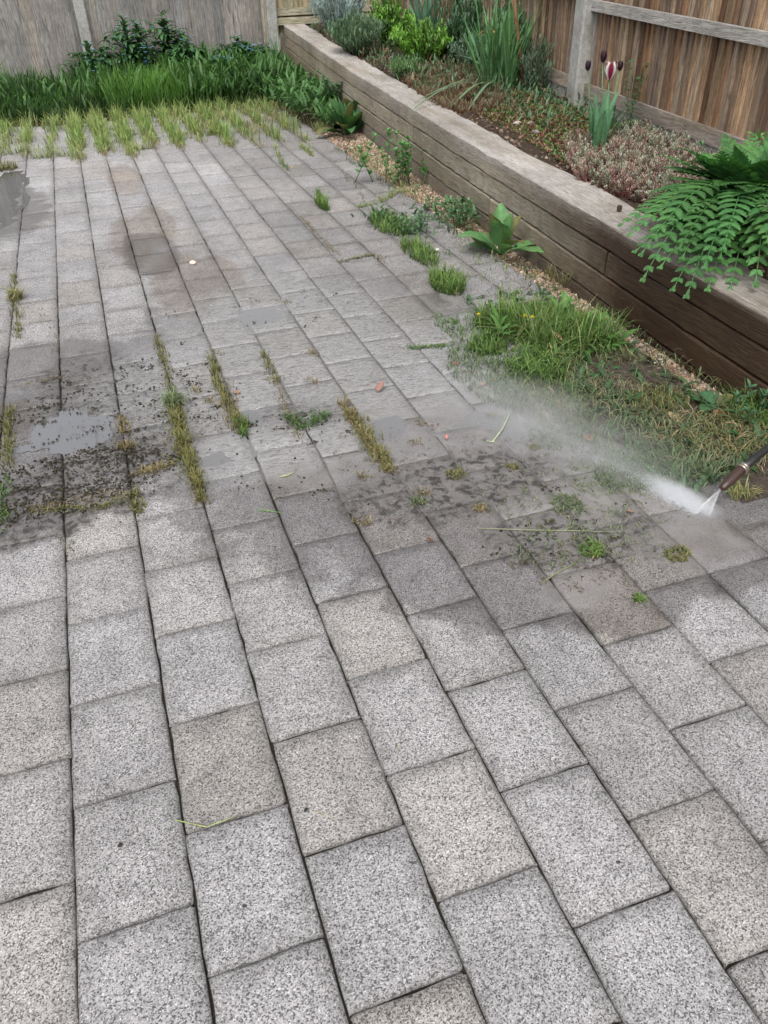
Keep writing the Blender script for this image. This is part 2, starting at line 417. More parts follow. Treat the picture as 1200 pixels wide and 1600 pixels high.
# ------------------------------------------------------------------ ground
gm_ = MB(); gm_.add([(-60,-60,-.055),(60,-60,-.055),(60,60,-.055),(-60,60,-.055)], [(0,1,2,3)], (1,1,1))
tag(gm_.build('ground', M['soil'], smooth=False), kind='structure')
bb = MB(); bb.add([(-5,-1.5,-.010),(1.89,-1.5,-.010),(1.89,Y_FAR+.1,-.010),(-5,Y_FAR+.1,-.010)], [(0,1,2,3)], (1,1,1))
tag(bb.build('joint_bed', M['joint_soil'], smooth=False), kind='structure')

# ------------------------------------------------------------------ the paving
KN = {-1:[4.6,4.3,3.95,3.67,3.41,3.10,1.99,1.71,1.44,1.18,.9],
 0:[7.23,6.8,6.46,6.13,5.75,5.46,5.06,4.51,4.16,3.83,3.58,3.24,2.10,1.86,1.59,1.32,1.05,.78],
 1:[6.93,6.68,6.32,5.96,5.60,5.26,4.93,4.33,3.69,3.40,3.09,2.26,1.98,1.73,1.47,1.19,.92,.65],
 2:[6.88,6.50,6.16,5.81,5.46,5.15,4.75,4.46,3.83,2.11,1.85,1.60,1.34,1.07,.80,.52],
 3:[6.71,6.35,5.68,5.31,4.85,4.53,1.94,1.70,1.45,1.18,.91,.64],
 4:[1.58,1.33,1.07,.80,.52], 5:[1.45,1.20,.94,.66,.38], 6:[1.33,1.07,.81], 7:[1.20,.94]}
def joints(k):
    ys = sorted(KN.get(k, [1.2+(.13 if k % 2 else 0)]))
    out = list(ys)
    step = lambda y: .265+.085*min(1, max(0, (y-2.6)/3.5))
    while out[0] > -1.2: out.insert(0, out[0]-.27)
    res = [out[0]]
    for a, b in zip(out[:-1], out[1:]):
        n = max(1, round((b-a)/step((a+b)/2)))
        res += [a+(b-a)*i/n for i in range(1, n+1)]
    while res[-1] < Y_FAR-.15: res.append(res[-1]+step(res[-1]))
    if res[-1] > Y_FAR+.1: res[-1] = Y_FAR
    return res
def gauss(x, y, cx, cy, rx, ry, rot=0):
    c, s = math.cos(rot), math.sin(rot); dx, dy = x-cx, y-cy
    a = (dx*c+dy*s)/rx; b = (-dx*s+dy*c)/ry
    return np.clip(1.25-(a*a+b*b)*.75, 0, 1)
def zone(x, y, lst): 
    r = np.zeros_like(x)
    for q in lst:
        p = at(q[0], q[1]); r = np.maximum(r, gauss(x, y, p.x, p.y, *q[2:])*(1))
    return r
V = []; F = []; C = []; E = []; base = 0
NX, NY = 6, 8
GAP = .0019
tops = []
for k in range(-10, 11):
    js = joints(k)
    for a, b_ in zip(js[:-1], js[1:]):
        far_ = min(1, max(0, (a-2.2)/2)); gp = GAP-.0006*far_; gq = GAP*.8+.0012*far_
        xl, xr = line_x(k)+gp+rng.normal(0, .0005), line_x(k+1)-gp+rng.normal(0, .0005)
        y0, y1 = a+gq+rng.normal(0, .0005), b_-gq
        gx = np.array([0, .03, .2, .4, .6, .8, .97, 1.0]); gy = np.array([0, .022, .15, .32, .5, .68, .85, .978, 1.0])
        X, Yg = np.meshgrid(xl+(xr-xl)*gx, y0+(y1-y0)*gy)
        rimx = np.minimum(gx, 1-gx)*(xr-xl); rimy = np.minimum(gy, 1-gy)*(y1-y0)
        R = np.minimum(rimx[None, :], rimy[:, None])
        Z = np.where(R < 1e-6, -.0042, 0)+rng.normal(0, .0004, X.shape)
        tilt = rng.normal(0, .0035, 2); lift = rng.normal(0, .0010)
        Z = Z+lift+(X-(xl+xr)/2)*tilt[0]+(Yg-(y0+y1)/2)*tilt[1]
        onrim = R < .008
        X = X+np.where(onrim, rng.normal(0, .0011, X.shape), 0); Yg = Yg+np.where(onrim, rng.normal(0, .0011, X.shape), 0)
        for (iy, ix, dyy, dxx) in ((0, 0, 1, 1), (0, -1, 1, -1), (-1, 0, -1, 1), (-1, -1, -1, -1)):
            if rng.random() < .35: q_ = rng.uniform(.001, .0045); X[iy, ix] += dxx*q_; Yg[iy, ix] += dyy*q_; Z[iy, ix] -= q_
        chip = (R < 1e-6) & (rng.random(X.shape) < .10)
        X = X+np.where(chip, np.sign((xl+xr)/2-X)*.0022, 0); Yg = Yg+np.where(chip, np.sign((y0+y1)/2-Yg)*.0022, 0)
        yaw = rng.normal(0, .0025); cx, cyy = (xl+xr)/2, (y0+y1)/2
        X, Yg = X-(Yg-cyy)*yaw, Yg+(X-cx)*yaw
        ny, nx = X.shape
        vv = np.stack([X, Yg, Z], -1).reshape(-1, 3)
        idx = np.arange(nx*ny).reshape(ny, nx)+base
        f = np.stack([idx[:-1, :-1], idx[:-1, 1:], idx[1:, 1:], idx[1:, :-1]], -1).reshape(-1, 4)
        # skirt down to the joint bed
        rim = np.concatenate([idx[0, :], idx[1:, -1], idx[-1, -2::-1], idx[-2:0:-1, 0]])
        sk = vv[rim-base].copy(); sk[:, 2] = -.03
        sidx = np.arange(len(rim))+base+len(vv)
        sf = np.stack([rim, sidx, np.roll(sidx, -1), np.roll(rim, -1)], 1)
        V.append(vv); V.append(sk); F.append(f); F.append(sf)
        tone = rng.normal(1.0, .042); warm = abs(rng.normal(0, .025)); 
        if rng.random() < .14: warm += .04; tone *= .96
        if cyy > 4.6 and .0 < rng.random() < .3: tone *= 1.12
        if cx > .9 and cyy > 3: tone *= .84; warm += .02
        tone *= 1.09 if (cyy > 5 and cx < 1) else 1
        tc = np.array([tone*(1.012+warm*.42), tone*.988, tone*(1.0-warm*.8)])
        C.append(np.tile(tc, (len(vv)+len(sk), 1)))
        e = np.where(R < 1e-6, 1.0, np.where(R < .0072, .55, 0.0)).ravel()
        E.append(e); E.append(np.ones(len(sk)))
        base += len(vv)+len(sk)
V = np.concatenate(V); F = np.concatenate(F); C = np.concatenate(C); E = np.concatenate(E)
x, y = V[:, 0], V[:, 1]
DIPS = [(98, 672, .125, .15, .0066), (8, 305, .12, .75, .0065), (800, 668, .2, .12, .005), (350, 716, .11, .06, .0045), (600, 675, .09, .08, .0042), (405, 492, .12, .14, .0042), (392, 653, .045, .045, .006)]
WLEV = -.0019
for (u_, v_, rx_, ry_, dp) in DIPS:
    c_ = at(u_, v_); rr_ = ((x-c_.x)/rx_)**2+((y-c_.y)/ry_)**2
    V[:, 2] -= np.where(V[:, 2] > -.02, dp*np.exp(-rr_*1.1)*(1+.35*np.sin(x*31)*np.sin(y*27)), 0)
# where the washing water lies (centres found from the photograph, extents in metres)
wet = zone(x, y, [(480, 540, .75, .9, 0), (180, 650, .8, .5, .2), (90, 680, .4, .35, 0), (700, 720, .85, .58, -.1), (960, 780, .62, .42, -.35), (820, 880, .42, .26, -.2),
                  (60, 760, .45, .28, .1), (500, 680, .6, .45, 0), (15, 330, .25, .7, 0), (235, 395, .15, .42, 0), (1100, 850, .24, .2, .2), (960, 920, .22, .17, 0), (60, 600, .5, .4, 0)])
brown = zone(x, y, [(205, 375, .12, .5, 0), (245, 350, .12, .42, 0), (285, 440, .16, .5, 0), (350, 430, .1, .35, 0), (195, 280, .12, .5, 0), (20, 650, .10, .14, 0), (1100, 840, .14, .1, 0)])
silt = zone(x, y, [(760, 700, .55, .32, -.35), (560, 690, .38, .26, 0), (930, 800, .36, .22, -.5), (1080, 850, .18, .12, -.4), (420, 690, .3, .12, 0), (900, 920, .12, .08, 0), (660, 660, .35, .3, 0)])
mud = zone(x, y, [(110, 765, .48, .22, .1), (700, 760, .4, .2, 0), (40, 830, .22, .09, 0), (170, 650, .36, .22, 0), (240, 640, .3, .4, 0), (140, 590, .26, .22, 0), (470, 650, .2, .12, 0), (900, 840, .3, .14, -.3)])*.8
flow = zone(x, y, [(470, 510, .52, .80, 0), (640, 560, .5, .4, 0), (330, 590, .4, .4, 0), (60, 390, .35, .35, 0), (420, 700, .3, .16, 0)])
tag(mesh_obj('patio', V, F, C, M['paver'], None, True, dict(edge=E, wet=wet, brown=brown, silt=silt, mud=mud, flow=flow)), kind='structure')

def fill_sheet(name, u, v, rx, ry, mat, z, rot=0):
    c = at(u, v); n = 60; vs = [(c.x, c.y, z)]
    for i in range(n):
        a = 2*PI*i/n; q = 1+.1*math.sin(3*a+u)+.06*math.sin(7*a+v); X_, Y_ = math.cos(a)*rx*q, math.sin(a)*ry*q
        vs.append((c.x+X_*math.cos(rot)-Y_*math.sin(rot), c.y+X_*math.sin(rot)+Y_*math.cos(rot), z))
    tag(mesh_obj(name, vs, [(0, 1+i, 1+(i+1) % n) for i in range(n)], None, mat, None, True), kind='structure')
fill_sheet('joint_silt', 740, 715, .62, .36, M['joint_silt'], -.0026, -.25)
fill_sheet('joint_silt', 990, 800, .34, .20, M['joint_silt'], -.0024, -.4)
fill_sheet('joint_silt', 470, 555, .42, .62, M['joint_silt'], -.0028)
# gravel strip between the paving and the sleeper wall, soil at the back
def strip(name, mat, fx0, fx1, y0, y1, fz, ny, nx=6, amp=.006, kind='structure'):
    Vv = []; Ff = []
    for j in range(ny+1):
        yy = y0+(y1-y0)*j/ny
        for i in range(nx+1):
            t = i/nx; xx = fx0(yy)*(1-t)+fx1(yy)*t
            Vv.append((xx, yy, fz(xx, yy)+random.gauss(0, amp)))
    for j in range(ny):
        for i in range(nx):
            a = j*(nx+1)+i; Ff.append((a, a+1, a+nx+2, a+nx+1))
    return tag(mesh_obj(name, Vv, Ff, None, mat, None, True), kind=kind)
sink = lambda y: -.05+.05*min(1, max(0, (y-4.2)/2.2))+max(0, y-6.4)*.028
far_rise = lambda y: max(0, (y-5))*.028
strip('far_soil', M['soil'], lambda y: 1.888, lambda y: wall_x(y)+.06, 7.2, FY+.1, lambda x, y: -.004+far_rise(y)*min(1, (x-1.888)/.12), 50, 5, .006)
strip('gravel_strip', M['gravel_bed'], lambda y: 1.888, lambda y: wall_x(y)+.06, -1.5, 7.2, lambda x, y: sink(y)*min(1, (x-1.888)/.05)-.006, 120, 5, .003)
strip('border_soil', M['soil'], lambda y: -6, lambda y: 1.885, Y_FAR, FY+.2, lambda x, y: .01+.05*min(1, (y-Y_FAR)/.5), 12, 40, .012)
strip('bed_soil', M['soil'], lambda y: wall_x(y)+WALL_W-.03, lambda y: fence_x(y)+.05, -.8, FY+.05, lambda x, y: bed_z(y)-.012-.0*x, 90, 14, .008)
def water_sheet(name, u, v, rx, ry, mat, seed, z=.0022, rot=0, hole=None):
    r = random.Random(seed); c = at(u, v); n = 120
    ph = [r.uniform(0, 6.28) for _ in range(6)]
    vs = [(c.x, c.y, z)]
    for i in range(n):
        a = 2*PI*i/n
        q = 1+.16*math.sin(2*a+ph[0])+.12*math.sin(3*a+ph[1])+.08*math.sin(5*a+ph[2])+.05*math.sin(9*a+ph[3])+.035*math.sin(14*a+ph[4])+.02*math.sin(23*a+ph[1])+.015*math.sin(37*a+ph[2])
        X, Y = math.cos(a)*rx*q, math.sin(a)*ry*q
        vs.append((c.x+X*math.cos(rot)-Y*math.sin(rot), c.y+X*math.sin(rot)+Y*math.cos(rot), z))
    fs = [(0, 1+i, 1+(i+1) % n) for i in range(n)]
    o = mesh_obj(name, vs, fs, None, mat, None, True); return tag(o, kind='structure')
for (u_, v_, rx_, ry_, dp), mt in zip(DIPS, ['water', 'water', 'silty_water', 'silty_water', 'silty_water', 'silty_water', 'water']):
    water_sheet('puddle_water', u_, v_, rx_*1.3, ry_*1.3, M[mt], int(u_), WLEV)

# chips and gravel
def chips(name, N, fx, fy, fz, smin, smax, cols, label, cat, flat=.45):
    V = np.zeros((N, 8, 3)); base8 = np.array([[-1,-1,-1],[1,-1,-1],[1,1,-1],[-1,1,-1],[-1,-1,1],[1,-1,1],[1,1,1],[-1,1,1]])*.5
    Fq = np.array([[0,3,2,1],[4,5,6,7],[0,1,5,4],[1,2,6,5],[2,3,7,6],[3,0,4,7]])
    s = rng.uniform(smin, smax, N); asp = rng.uniform(.45, 1, N)
    a = rng.uniform(0, 2*PI, N); t1 = rng.normal(0, .35, N); t2 = rng.normal(0, .35, N)
    Y = fy(N); X = fx(Y, N); Z = fz(X, Y)
    loc = base8[None]*np.stack([s, s*asp, s*flat*rng.uniform(.5, 1.2, N)], 1)[:, None]
    loc = loc+rng.normal(0, .12, loc.shape)*s[:, None, None]
    loc[:, 4:, :2] *= .72
    zz = loc[..., 2]+loc[..., 0]*t1[:, None]+loc[..., 1]*t2[:, None]
    c, s2 = np.cos(a)[:, None], np.sin(a)[:, None]
    V[..., 0] = loc[..., 0]*c-loc[..., 1]*s2+X[:, None]; V[..., 1] = loc[..., 0]*s2+loc[..., 1]*c+Y[:, None]
    V[..., 2] = zz+(Z+s*flat*.35)[:, None]
    cc = np.array(cols)[rng.integers(0, len(cols), N)]*(rng.uniform(.65, 1.25, N)[:, None])
    Cc = np.repeat(cc[:, None], 8, 1).reshape(-1, 3)
    Ff = (Fq[None]+(np.arange(N)*8)[:, None, None]).reshape(-1, 4)
    return tag(mesh_obj(name, V.reshape(-1, 3), Ff, np.clip(Cc, 0, 1), M['chips'], None, False), label, cat, kind='stuff')
TAN = [(.38,.28,.19), (.30,.20,.13), (.42,.35,.27), (.22,.15,.10), (.46,.41,.34), (.34,.21,.14), (.17,.13,.10)]
chips('gravel', 16000, lambda Y, n: 1.875+(wall_x(Y)-1.875)*rng.uniform(0, 1, n)**.9, lambda n: rng.uniform(1.0, 7.2, n), lambda X, Y: (-.05+.05*np.clip((Y-4.2)/2.2, 0, 1)+np.maximum(0, Y-6.4)*.028)*np.clip((X-1.888)/.05, 0, 1)-.004, .006, .016, TAN,
      'tan and brown pea gravel filling the strip between the paving and the sleeper wall', 'gravel', .6)
BARK = [(.09,.055,.038), (.14,.09,.06), (.20,.14,.10), (.05,.033,.025), (.25,.19,.15)]
chips('bark_mulch', 9000, lambda Y, n: wall_x(Y)+WALL_W-.02+rng.uniform(0, .85, n), lambda n: rng.uniform(1.5, 10.2, n), lambda X, Y: np.interp(Y, [a for a, _ in WT], [b for _, b in WT])-.014, .006, .024, BARK,
      'brown bark mulch and soil crumbs on the raised bed', 'bark mulch', .35)

# ------------------------------------------------------------------ timber
def timber(name, a, b_, w_, h, mat, col, parent, grey=(0, 0), wet=lambda p: 0, ns=16, top_grey=.9, ragged=0.0, greyfn=None):
    """a sleeper whose outer top edge runs from a to b_; width w_ towards +x side, height h down"""
    a = Vector(a); b_ = Vector(b_); d = (b_-a); L = d.length; d.normalize(); s = Vector((d.y, -d.x, 0)).normalized(); up = Vector((0, 0, 1))
    if s.x < 0: s = -s
    prof = [(0, -.006), (.006, 0), (w_*.3, .001), (w_*.6, -.001), (w_-.006, 0), (w_, -.006), (w_, -h+.005), (w_-.005, -h), (.005, -h), (0, -h+.005), (0, -h*.5)]
    off = parent.location if parent else Vector((0, 0, 0)); n = len(prof); vs = []; fs = []; cs = []; gr = []; wt = []
    for i in range(ns+1):
        t = i/ns; p0 = a+d*(L*t); bow = random.gauss(0, .0012)
        for j, (px, pz) in enumerate(prof):
            jit = random.gauss(0, .0012)
            rg = (random.uniform(-1, .25)*ragged if 3 <= j <= 6 else 0)
            p = p0+s*(px+bow+jit*.5+rg)+up*(pz+jit)
            vs.append(p-off); cs.append(col)
            top = 1 if 1 <= j <= 4 else (.6 if j in (0, 5) else 0)
            gr.append(top*top_grey+(1-top)*grey[0]); wt.append(wet(p)*(1-(.75 if top_grey > .5 else 0)*top))
    for i in range(ns):
        for j in range(n):
            fs.append((i*n+j, i*n+(j+1) % n, (i+1)*n+(j+1) % n, (i+1)*n+j))
    fs.append(tuple(range(n))); fs.append(tuple(ns*n+j for j in range(n-1, -1, -1)))
    return mesh_obj(name, vs, fs, cs, mat, parent, False, dict(grey=gr, wet=wt))
wall = empty('retaining_wall', (2.0, 5, 0), 'low retaining wall of stacked oak sleepers with a broad bleached top, soaked dark at its near end', 'sleeper wall')
wetwall = lambda p: min(1.15, max(0, (3.9-p.y)/1.15))
course_joints = [[-1.0, 6.9, 10.32], [-1.0, 2.8, 5.25, 8.45, 10.32], [-1.0, 3.95, 8.3, 10.32], [-1.0, 2.2, 5.9, 10.32], [-1.0, 4.6, 10.32]]
# joint positions read off the photograph
def yj(u, v):
    d = RT*((u-600)/F_PX) + UP*((800-v)/F_PX) + fw
    # meet the plane x = 1.85 + .05 y
    y = 4.
    for _ in range(40): y = d.y*float(wall_x(y))/d.x
    return y
course_joints[0] = [-1.0, yj(554, 116), 10.32]
course_joints[1] = [-1.0, yj(948, 394), yj(645, 200), yj(493, 105), 10.32]
course_joints[2] = [-1.0, yj(764, 322), yj(501, 140), 10.32]
TIMB = [(.25, .20, .145), (.26, .215, .15), (.25, .20, .135), (.20, .165, .125), (.15, .12, .095)]
for ci, js in enumerate(course_joints):
    for si, (ya, yb) in enumerate(zip(js[:-1], js[1:])):
        # straight pieces, broken where the wall's level bends
        segs = [ya]+[q for q, _ in WT if ya+.3 < q < yb-.3 and False]+[yb]
        g = .0075
        za = wall_top(ya)-ci*(COURSE+.002); zb = wall_top(yb)-ci*(COURSE+.002)
        setb = [0, .003, .003, .005, .004][ci]+random.uniform(-.002, .002)
        # follow the gently sagging level with a bent timber
        c0 = vary(TIMB[ci], .08)
        o = timber('sleeper', (wall_x(ya)+setb, ya+g, za), (wall_x(yb)+setb, yb-g, zb), WALL_W if ci == 0 else .25, COURSE-.006, M['oak'], c0, wall, (.30 if ci < 2 else .12,), wetwall, 60, .95 if ci == 0 else .15, .0)
        me = o.data
        for v_ in me.vertices:
            yy = v_.co.y+wall.location.y; t = (yy-ya)/(yb-ya)
            v_.co.z += wall_top(yy)-(wall_top(ya)*(1-t)+wall_top(yb)*t); v_.co.x += float(wall_x(yy)-(wall_x(ya)*(1-t)+wall_x(yb)*t))
            if ci == 0 and v_.co.x > wall_x(yy)-wall.location.x+.2:   # crumbling inner edge
                v_.co.x += -.02+.05*(noise_.noise(Vector((yy*1.3, 3, 0))))+.03*noise_.noise(Vector((yy*5, 9, 0)))+.012*noise_.noise(Vector((yy*19, 1, 0)))
# small weathered knot / rusty bolt heads on top of the wall
for (u, v, r_, lb) in [(968, 325, .012, 'small dark rusty bolt head on the wall top beside the silvery ground cover'), (785, 228, .009, 'little rusty bolt head on the wall top behind the grey crack')]:
    q = at(u, v, wall_top(3.4)+.006); t_ = empty('bolt', q, lb, 'bolt', 'bolt heads in the wall top')
    m = MB(); m.tube([q+Vector((0,0,-.01)), q+Vector((0,0,.010))], [r_, r_], (.05,.035,.03), 6); m.build('bolt_head', M['stem'], t_, False)
    m = MB(); m.tube([q+Vector((0,0,.010)), q+Vector((0,0,.014))], [r_*.5, r_*.4], (.08,.05,.035), 6); m.build('bolt_tip', M['stem'], t_, False)

# ------------------------------------------------------------------ fences
def board(vs, fs, cs, gr, x0, y0, z0, x1, y1, z1, c, g):
    b0 = len(vs)
    vs += [(x0,y0,z0),(x1,y0,z0),(x1,y1,z0),(x0,y1,z0),(x0,y0,z1),(x1,y0,z1),(x1,y1,z1),(x0,y1,z1)]
    fs += [tuple(b0+i for i in f) for f in [(0,3,2,1),(4,5,6,7),(0,1,5,4),(1,2,6,5),(2,3,7,6),(3,0,4,7)]]
    cs += [c]*8; gr += [g]*8
def boards_x(name, parent, xa, xb, y_, z0, z1, bw, cols, grey, mat):
    """overlapping vertical boards along x facing -y"""
    vs, fs, cs, gr = [], [], [], []; x_ = xa; off = parent.location; i = 0
    while x_ < xb-.01:
        ww = min(bw*random.uniform(.85, 1.12), xb-x_); c = vary(random.choice(cols), .14)
        yy = y_+random.uniform(-.002, .002); b0 = len(vs)
        board(vs, fs, cs, gr, x_-off.x, yy-off.y, z0-off.z+random.uniform(-.004, .004), x_+ww+.006-off.x, yy+.011-off.y, z1-off.z, c, random.uniform(*grey))
        # feather edge: left edge stands proud, right edge tucked behind
        for q in (b0, b0+4): vs[q] = (vs[q][0], vs[q][1]-.018, vs[q][2])
        x_ += ww; i += 1
    return mesh_obj(name, vs, fs, cs, mat, parent, False, dict(grey=gr, wet=[0]*len(vs)))
rear = empty('board_fence', (.2, FY, 0), 'silvery grey upright-board fence between concrete posts behind the overgrown border', 'fence')
GREY = [(.19,.178,.168), (.22,.205,.19), (.155,.148,.14), (.25,.235,.215)]
boards_x('board_panel', rear, -2.1, .13, FY, .02, 1.85, .125, GREY, (.15, .45), M['wood_z'])
boards_x('board_panel', rear, .245, 2.13, FY, .02, 1.85, .105, GREY, (.15, .42), M['wood_z'])
m = MB()
def post(parent, x_, y_, z1, w_=.095, d_=.11, name='concrete_post', z0=-.05):
    off = parent.location; vs = []; fs = []
    pr = [(-w_/2, -d_/2+.012), (-w_/2+.012, -d_/2), (w_/2-.012, -d_/2), (w_/2, -d_/2+.012), (w_/2, d_/2), (-w_/2, d_/2)]
    n = len(pr)
    for k in range(9):
        z = z0+(z1-z0)*k/8
        for a, b2 in pr: vs.append((x_+a+random.gauss(0, .001)-off.x, y_+b2-off.y, z-off.z))
    for k in range(8):
        for j in range(n): fs.append((k*n+j, k*n+(j+1) % n, (k+1)*n+(j+1) % n, (k+1)*n+j))
    fs.append(tuple(range(n-1, -1, -1))); fs.append(tuple(8*n+j for j in range(n)))
    return mesh_obj(name, vs, fs, None, M['concrete'], parent, False)
post(rear, .187, FY-.05, 1.9, .115); post(rear, 2.235, FY-.04, 1.9, .115)
# narrow batten strip beside the post
mb_ = MB()
vs, fs, cs, gr = [], [], [], []
board(vs, fs, cs, gr, 2.125-rear.location.x, -.03, .02, 2.18-rear.location.x, .005, 1.85, (.27,.235,.17), .3)
mesh_obj('batten', vs, fs, cs, M['wood_z'], rear, False, dict(grey=gr, wet=[0]*8))
# corner panel: pale greenish boards behind the corner of the bed
corner = empty('corner_fence_panel', (2.9, FY+.02, .5), 'short pale green-tinged fence panel with horizontal rails in the corner behind the silvery bush', 'fence')
boards_x('board_panel', corner, 2.29, 3.62, FY+.05, .45, 1.85, .06, [(.30,.27,.16), (.34,.29,.18)], (.05, .2), M['wood_z'])
for z0, z1, yy in ((.575, .645, FY-.005), (.665, .735, FY+.012)):
    vs, fs, cs, gr = [], [], [], []
    board(vs, fs, cs, gr, 2.29-2.9, yy-FY-.02-.02, z0-.5, 3.6-2.9, yy-FY-.02+.02, z1-.5, (.33,.30,.20), .3)
    mesh_obj('rail', vs, fs, cs, M['wood_x'], corner, False, dict(grey=gr, wet=[0]*8))
# right fence: face leaning along +y with x = fence_x(y)
right = empty('closeboard_fence', (3.3, 5, .4), 'brown weathered close-board fence with a grey rail and a concrete post behind the raised bed', 'fence')
fz = lambda y: .03*(y-4.6)          # the fence steps with the ground
def place(o, yc, z_=0):
    return o
def run_y(name, parent, ya, yb, z0, z1, bw, cols, grey, proud, thick, mat, single=False):
    vs, fs, cs, gr = [], [], [], []; y_ = ya; off = parent.location
    while y_ < yb-.03:
        ww = yb-ya if single else min(bw*random.uniform(.8, 1.15), yb-y_)
        c = vary(random.choice(cols), .2); g = random.uniform(*grey); b0 = len(vs)
        ye = y_+ww; j = 0 if single else random.uniform(-.002, .002)
        ye -= 0 if single else .0165; xa, xb = fence_x(y_)+proud+j, fence_x(ye)+proud+j; tw = 0 if single else .017
        P8 = []
        for (xx, yy, zz) in ((xa-tw, y_, z0+fz(y_)), (xb, ye+(0 if single else .005), z0+fz(ye)), (xb+thick, ye+(0 if single else .005), z0+fz(ye)), (xa+thick, y_, z0+fz(y_)),
                             (xa-tw, y_, z1+fz(y_)), (xb, ye+(0 if single else .005), z1+fz(ye)), (xb+thick, ye+(0 if single else .005), z1+fz(ye)), (xa+thick, y_, z1+fz(y_))):
            P8.append((xx-off.x, yy-off.y, zz-off.z))
        vs += P8; fs += [tuple(b0+i for i in f) for f in [(0,3,2,1),(4,5,6,7),(0,1,5,4),(1,2,6,5),(2,3,7,6),(3,0,4,7)]]
        cs += [c]*8; gr += [g]*8; y_ = ye+(0 if single else .006)
        if single: break
    return mesh_obj(name, vs, fs, cs, mat, parent, False, dict(grey=gr, wet=[0]*len(vs)))
BROWN = [(.25,.15,.085), (.19,.11,.062), (.33,.22,.13), (.13,.075,.045), (.38,.27,.175)]
PY = 5.33
run_y('board_panel', right, PY+.09, FY-.03, .50, 2.0, .068, BROWN, (.05, .45), 0, .009, M['wood_z'])
run_y('board_panel', right, .5, PY-.07, .50, 2.0, .068, BROWN, (.0, .3), 0, .009, M['wood_z'])
run_y('gap_shade_sheet', right, .5, FY-.03, .50, 2.0, 1, [(.045,.03,.022)], (0, 0), .02, .008, M['wood_z'], True)  # dark sheet added behind the slots, painted as the shade between boards
GR = [(.26,.23,.195)]
run_y('rail', right, .5, PY-.055, .925, .985, 1, GR, (.8, .85), -.05, .036, M['wood_y'], True)
run_y('rail', right, PY+.055, FY-.03, .995, 1.05, 1, GR, (.8, .85), -.05, .036, M['wood_y'], True)
run_y('gravel_board', right, .5, PY-.055, .425, .505, 1, [(.24,.19,.14)], (.55, .6), -.035, .024, M['wood_y'], True)
run_y('gravel_board', right, PY+.055, FY-.03, .44, .52, 1, [(.24,.18,.13)], (.45, .5), -.035, .024, M['wood_y'], True)
def cboard(y0, y1, z0, z1):
    m = MB(); vs = []
    for yy in (y0, y1):
        for zz in (z0, z1):
            for px in (-.025, .02): vs.append((fence_x(yy)+px, yy, zz+fz(yy)))
    m.add(vs, [(0,2,3,1),(4,5,7,6),(0,4,6,2),(1,3,7,5),(2,6,7,3),(0,1,5,4)], (1,1,1)); m.build('kick_board', M['concrete'], right, False)
cboard(.5, PY-.055, .2, .422); cboard(PY+.055, FY-.03, .2, .437)
post(right, fence_x(PY)-.045, PY, 2.1, .115, .115, 'concrete_post', .3)
for dy in (-.068, .068):
    vs, fs, cs, gr = [], [], [], []
    board(vs, fs, cs, gr, fence_x(PY)-3.3-.02, PY+dy-5-.014, .1, fence_x(PY)-3.3+.03, PY+dy-5+.014, 1.6, (.20,.17,.14), .5)
    mesh_obj('batten', vs, fs, cs, M['wood_z'], right, False, dict(grey=gr, wet=[0]*8))
# ------------------------------------------------------------------ grass
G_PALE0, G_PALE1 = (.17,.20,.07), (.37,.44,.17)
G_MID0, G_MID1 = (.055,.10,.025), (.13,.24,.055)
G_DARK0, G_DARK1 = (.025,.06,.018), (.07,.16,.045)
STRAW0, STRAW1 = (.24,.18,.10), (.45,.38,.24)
def zat(P, f):
    P[:, 2] = f(P); return P
# pale fringe growing out of the far joints
g = Grass()
for k in range(-5, 11):
    xk = line_x(k); left = k <= 4
    y_front = {-1:7.35,0:7.2,1:7.0,2:7.15,3:6.95,4:7.25,5:7.1,6:7.3,7:7.0,8:6.9}.get(k, 6.9) if k > -2 else 7.6
    dens = {0:.25,1:1.2,2:1.3,3:.75,4:1.1,5:.9,6:.55,7:.9,8:.5,9:.35}.get(k, .4)
    n = int(800*dens*(Y_FAR-y_front)/1.5)
    P = pts_line((xk, y_front), (xk, Y_FAR+.05), n, .032); P = P[(np.sin(P[:, 1]*9+k*2.1)+rng.normal(0, .6, n)) > -.35]; n = len(P); tclose = np.clip((P[:, 1]-y_front)/1.0, .25, 1)
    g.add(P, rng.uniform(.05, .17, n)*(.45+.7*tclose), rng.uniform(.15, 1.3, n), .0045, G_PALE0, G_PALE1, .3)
    n3 = n//2+4; P = pts_line((xk, y_front+.1), (xk, Y_FAR+.05), n3, .03); P = P[np.sin(P[:, 1]*7+k*3.7) > -.1]; n3 = len(P)
    g.add(P, rng.uniform(.06, .2, n3), rng.uniform(.1, .9, n3), .005, (.10,.16,.04), (.26,.40,.11), .3)
    n2 = n//3; P = pts_line((xk, y_front-.1), (xk, Y_FAR), n2, .025)
    g.add(P, rng.uniform(.03, .09, n2), rng.uniform(.5, 1.7, n2), .004, STRAW0, STRAW1, .25)
for yy in np.arange(7.2, 8.7, .33):
    for k in range(-4, 9):
        if rng.random() < .4:
            n = int(rng.uniform(15, 90)); P = pts_line((line_x(k), yy+rng.normal(0, .05)), (line_x(k+1), yy+rng.normal(0, .05)), n, .02)
            g.add(P, rng.uniform(.04, .14, n), rng.uniform(.2, 1.3, n), .0045, G_PALE0, G_PALE1, .3)
n = 1900; P = np.stack([rng.uniform(-1.0, 1.95, n), Y_FAR+.1-np.abs(rng.normal(0, .36, n)), np.zeros(n)], 1); P = P[(np.sin(P[:, 0]*17)+np.sin(P[:, 0]*6+P[:, 1]*7)+rng.normal(0, .5, n)) > .1]; n = len(P)
g.add(P, rng.uniform(.05, .17, n), rng.uniform(.2, 1.3, n), .0045, G_PALE0, G_PALE1, .3)
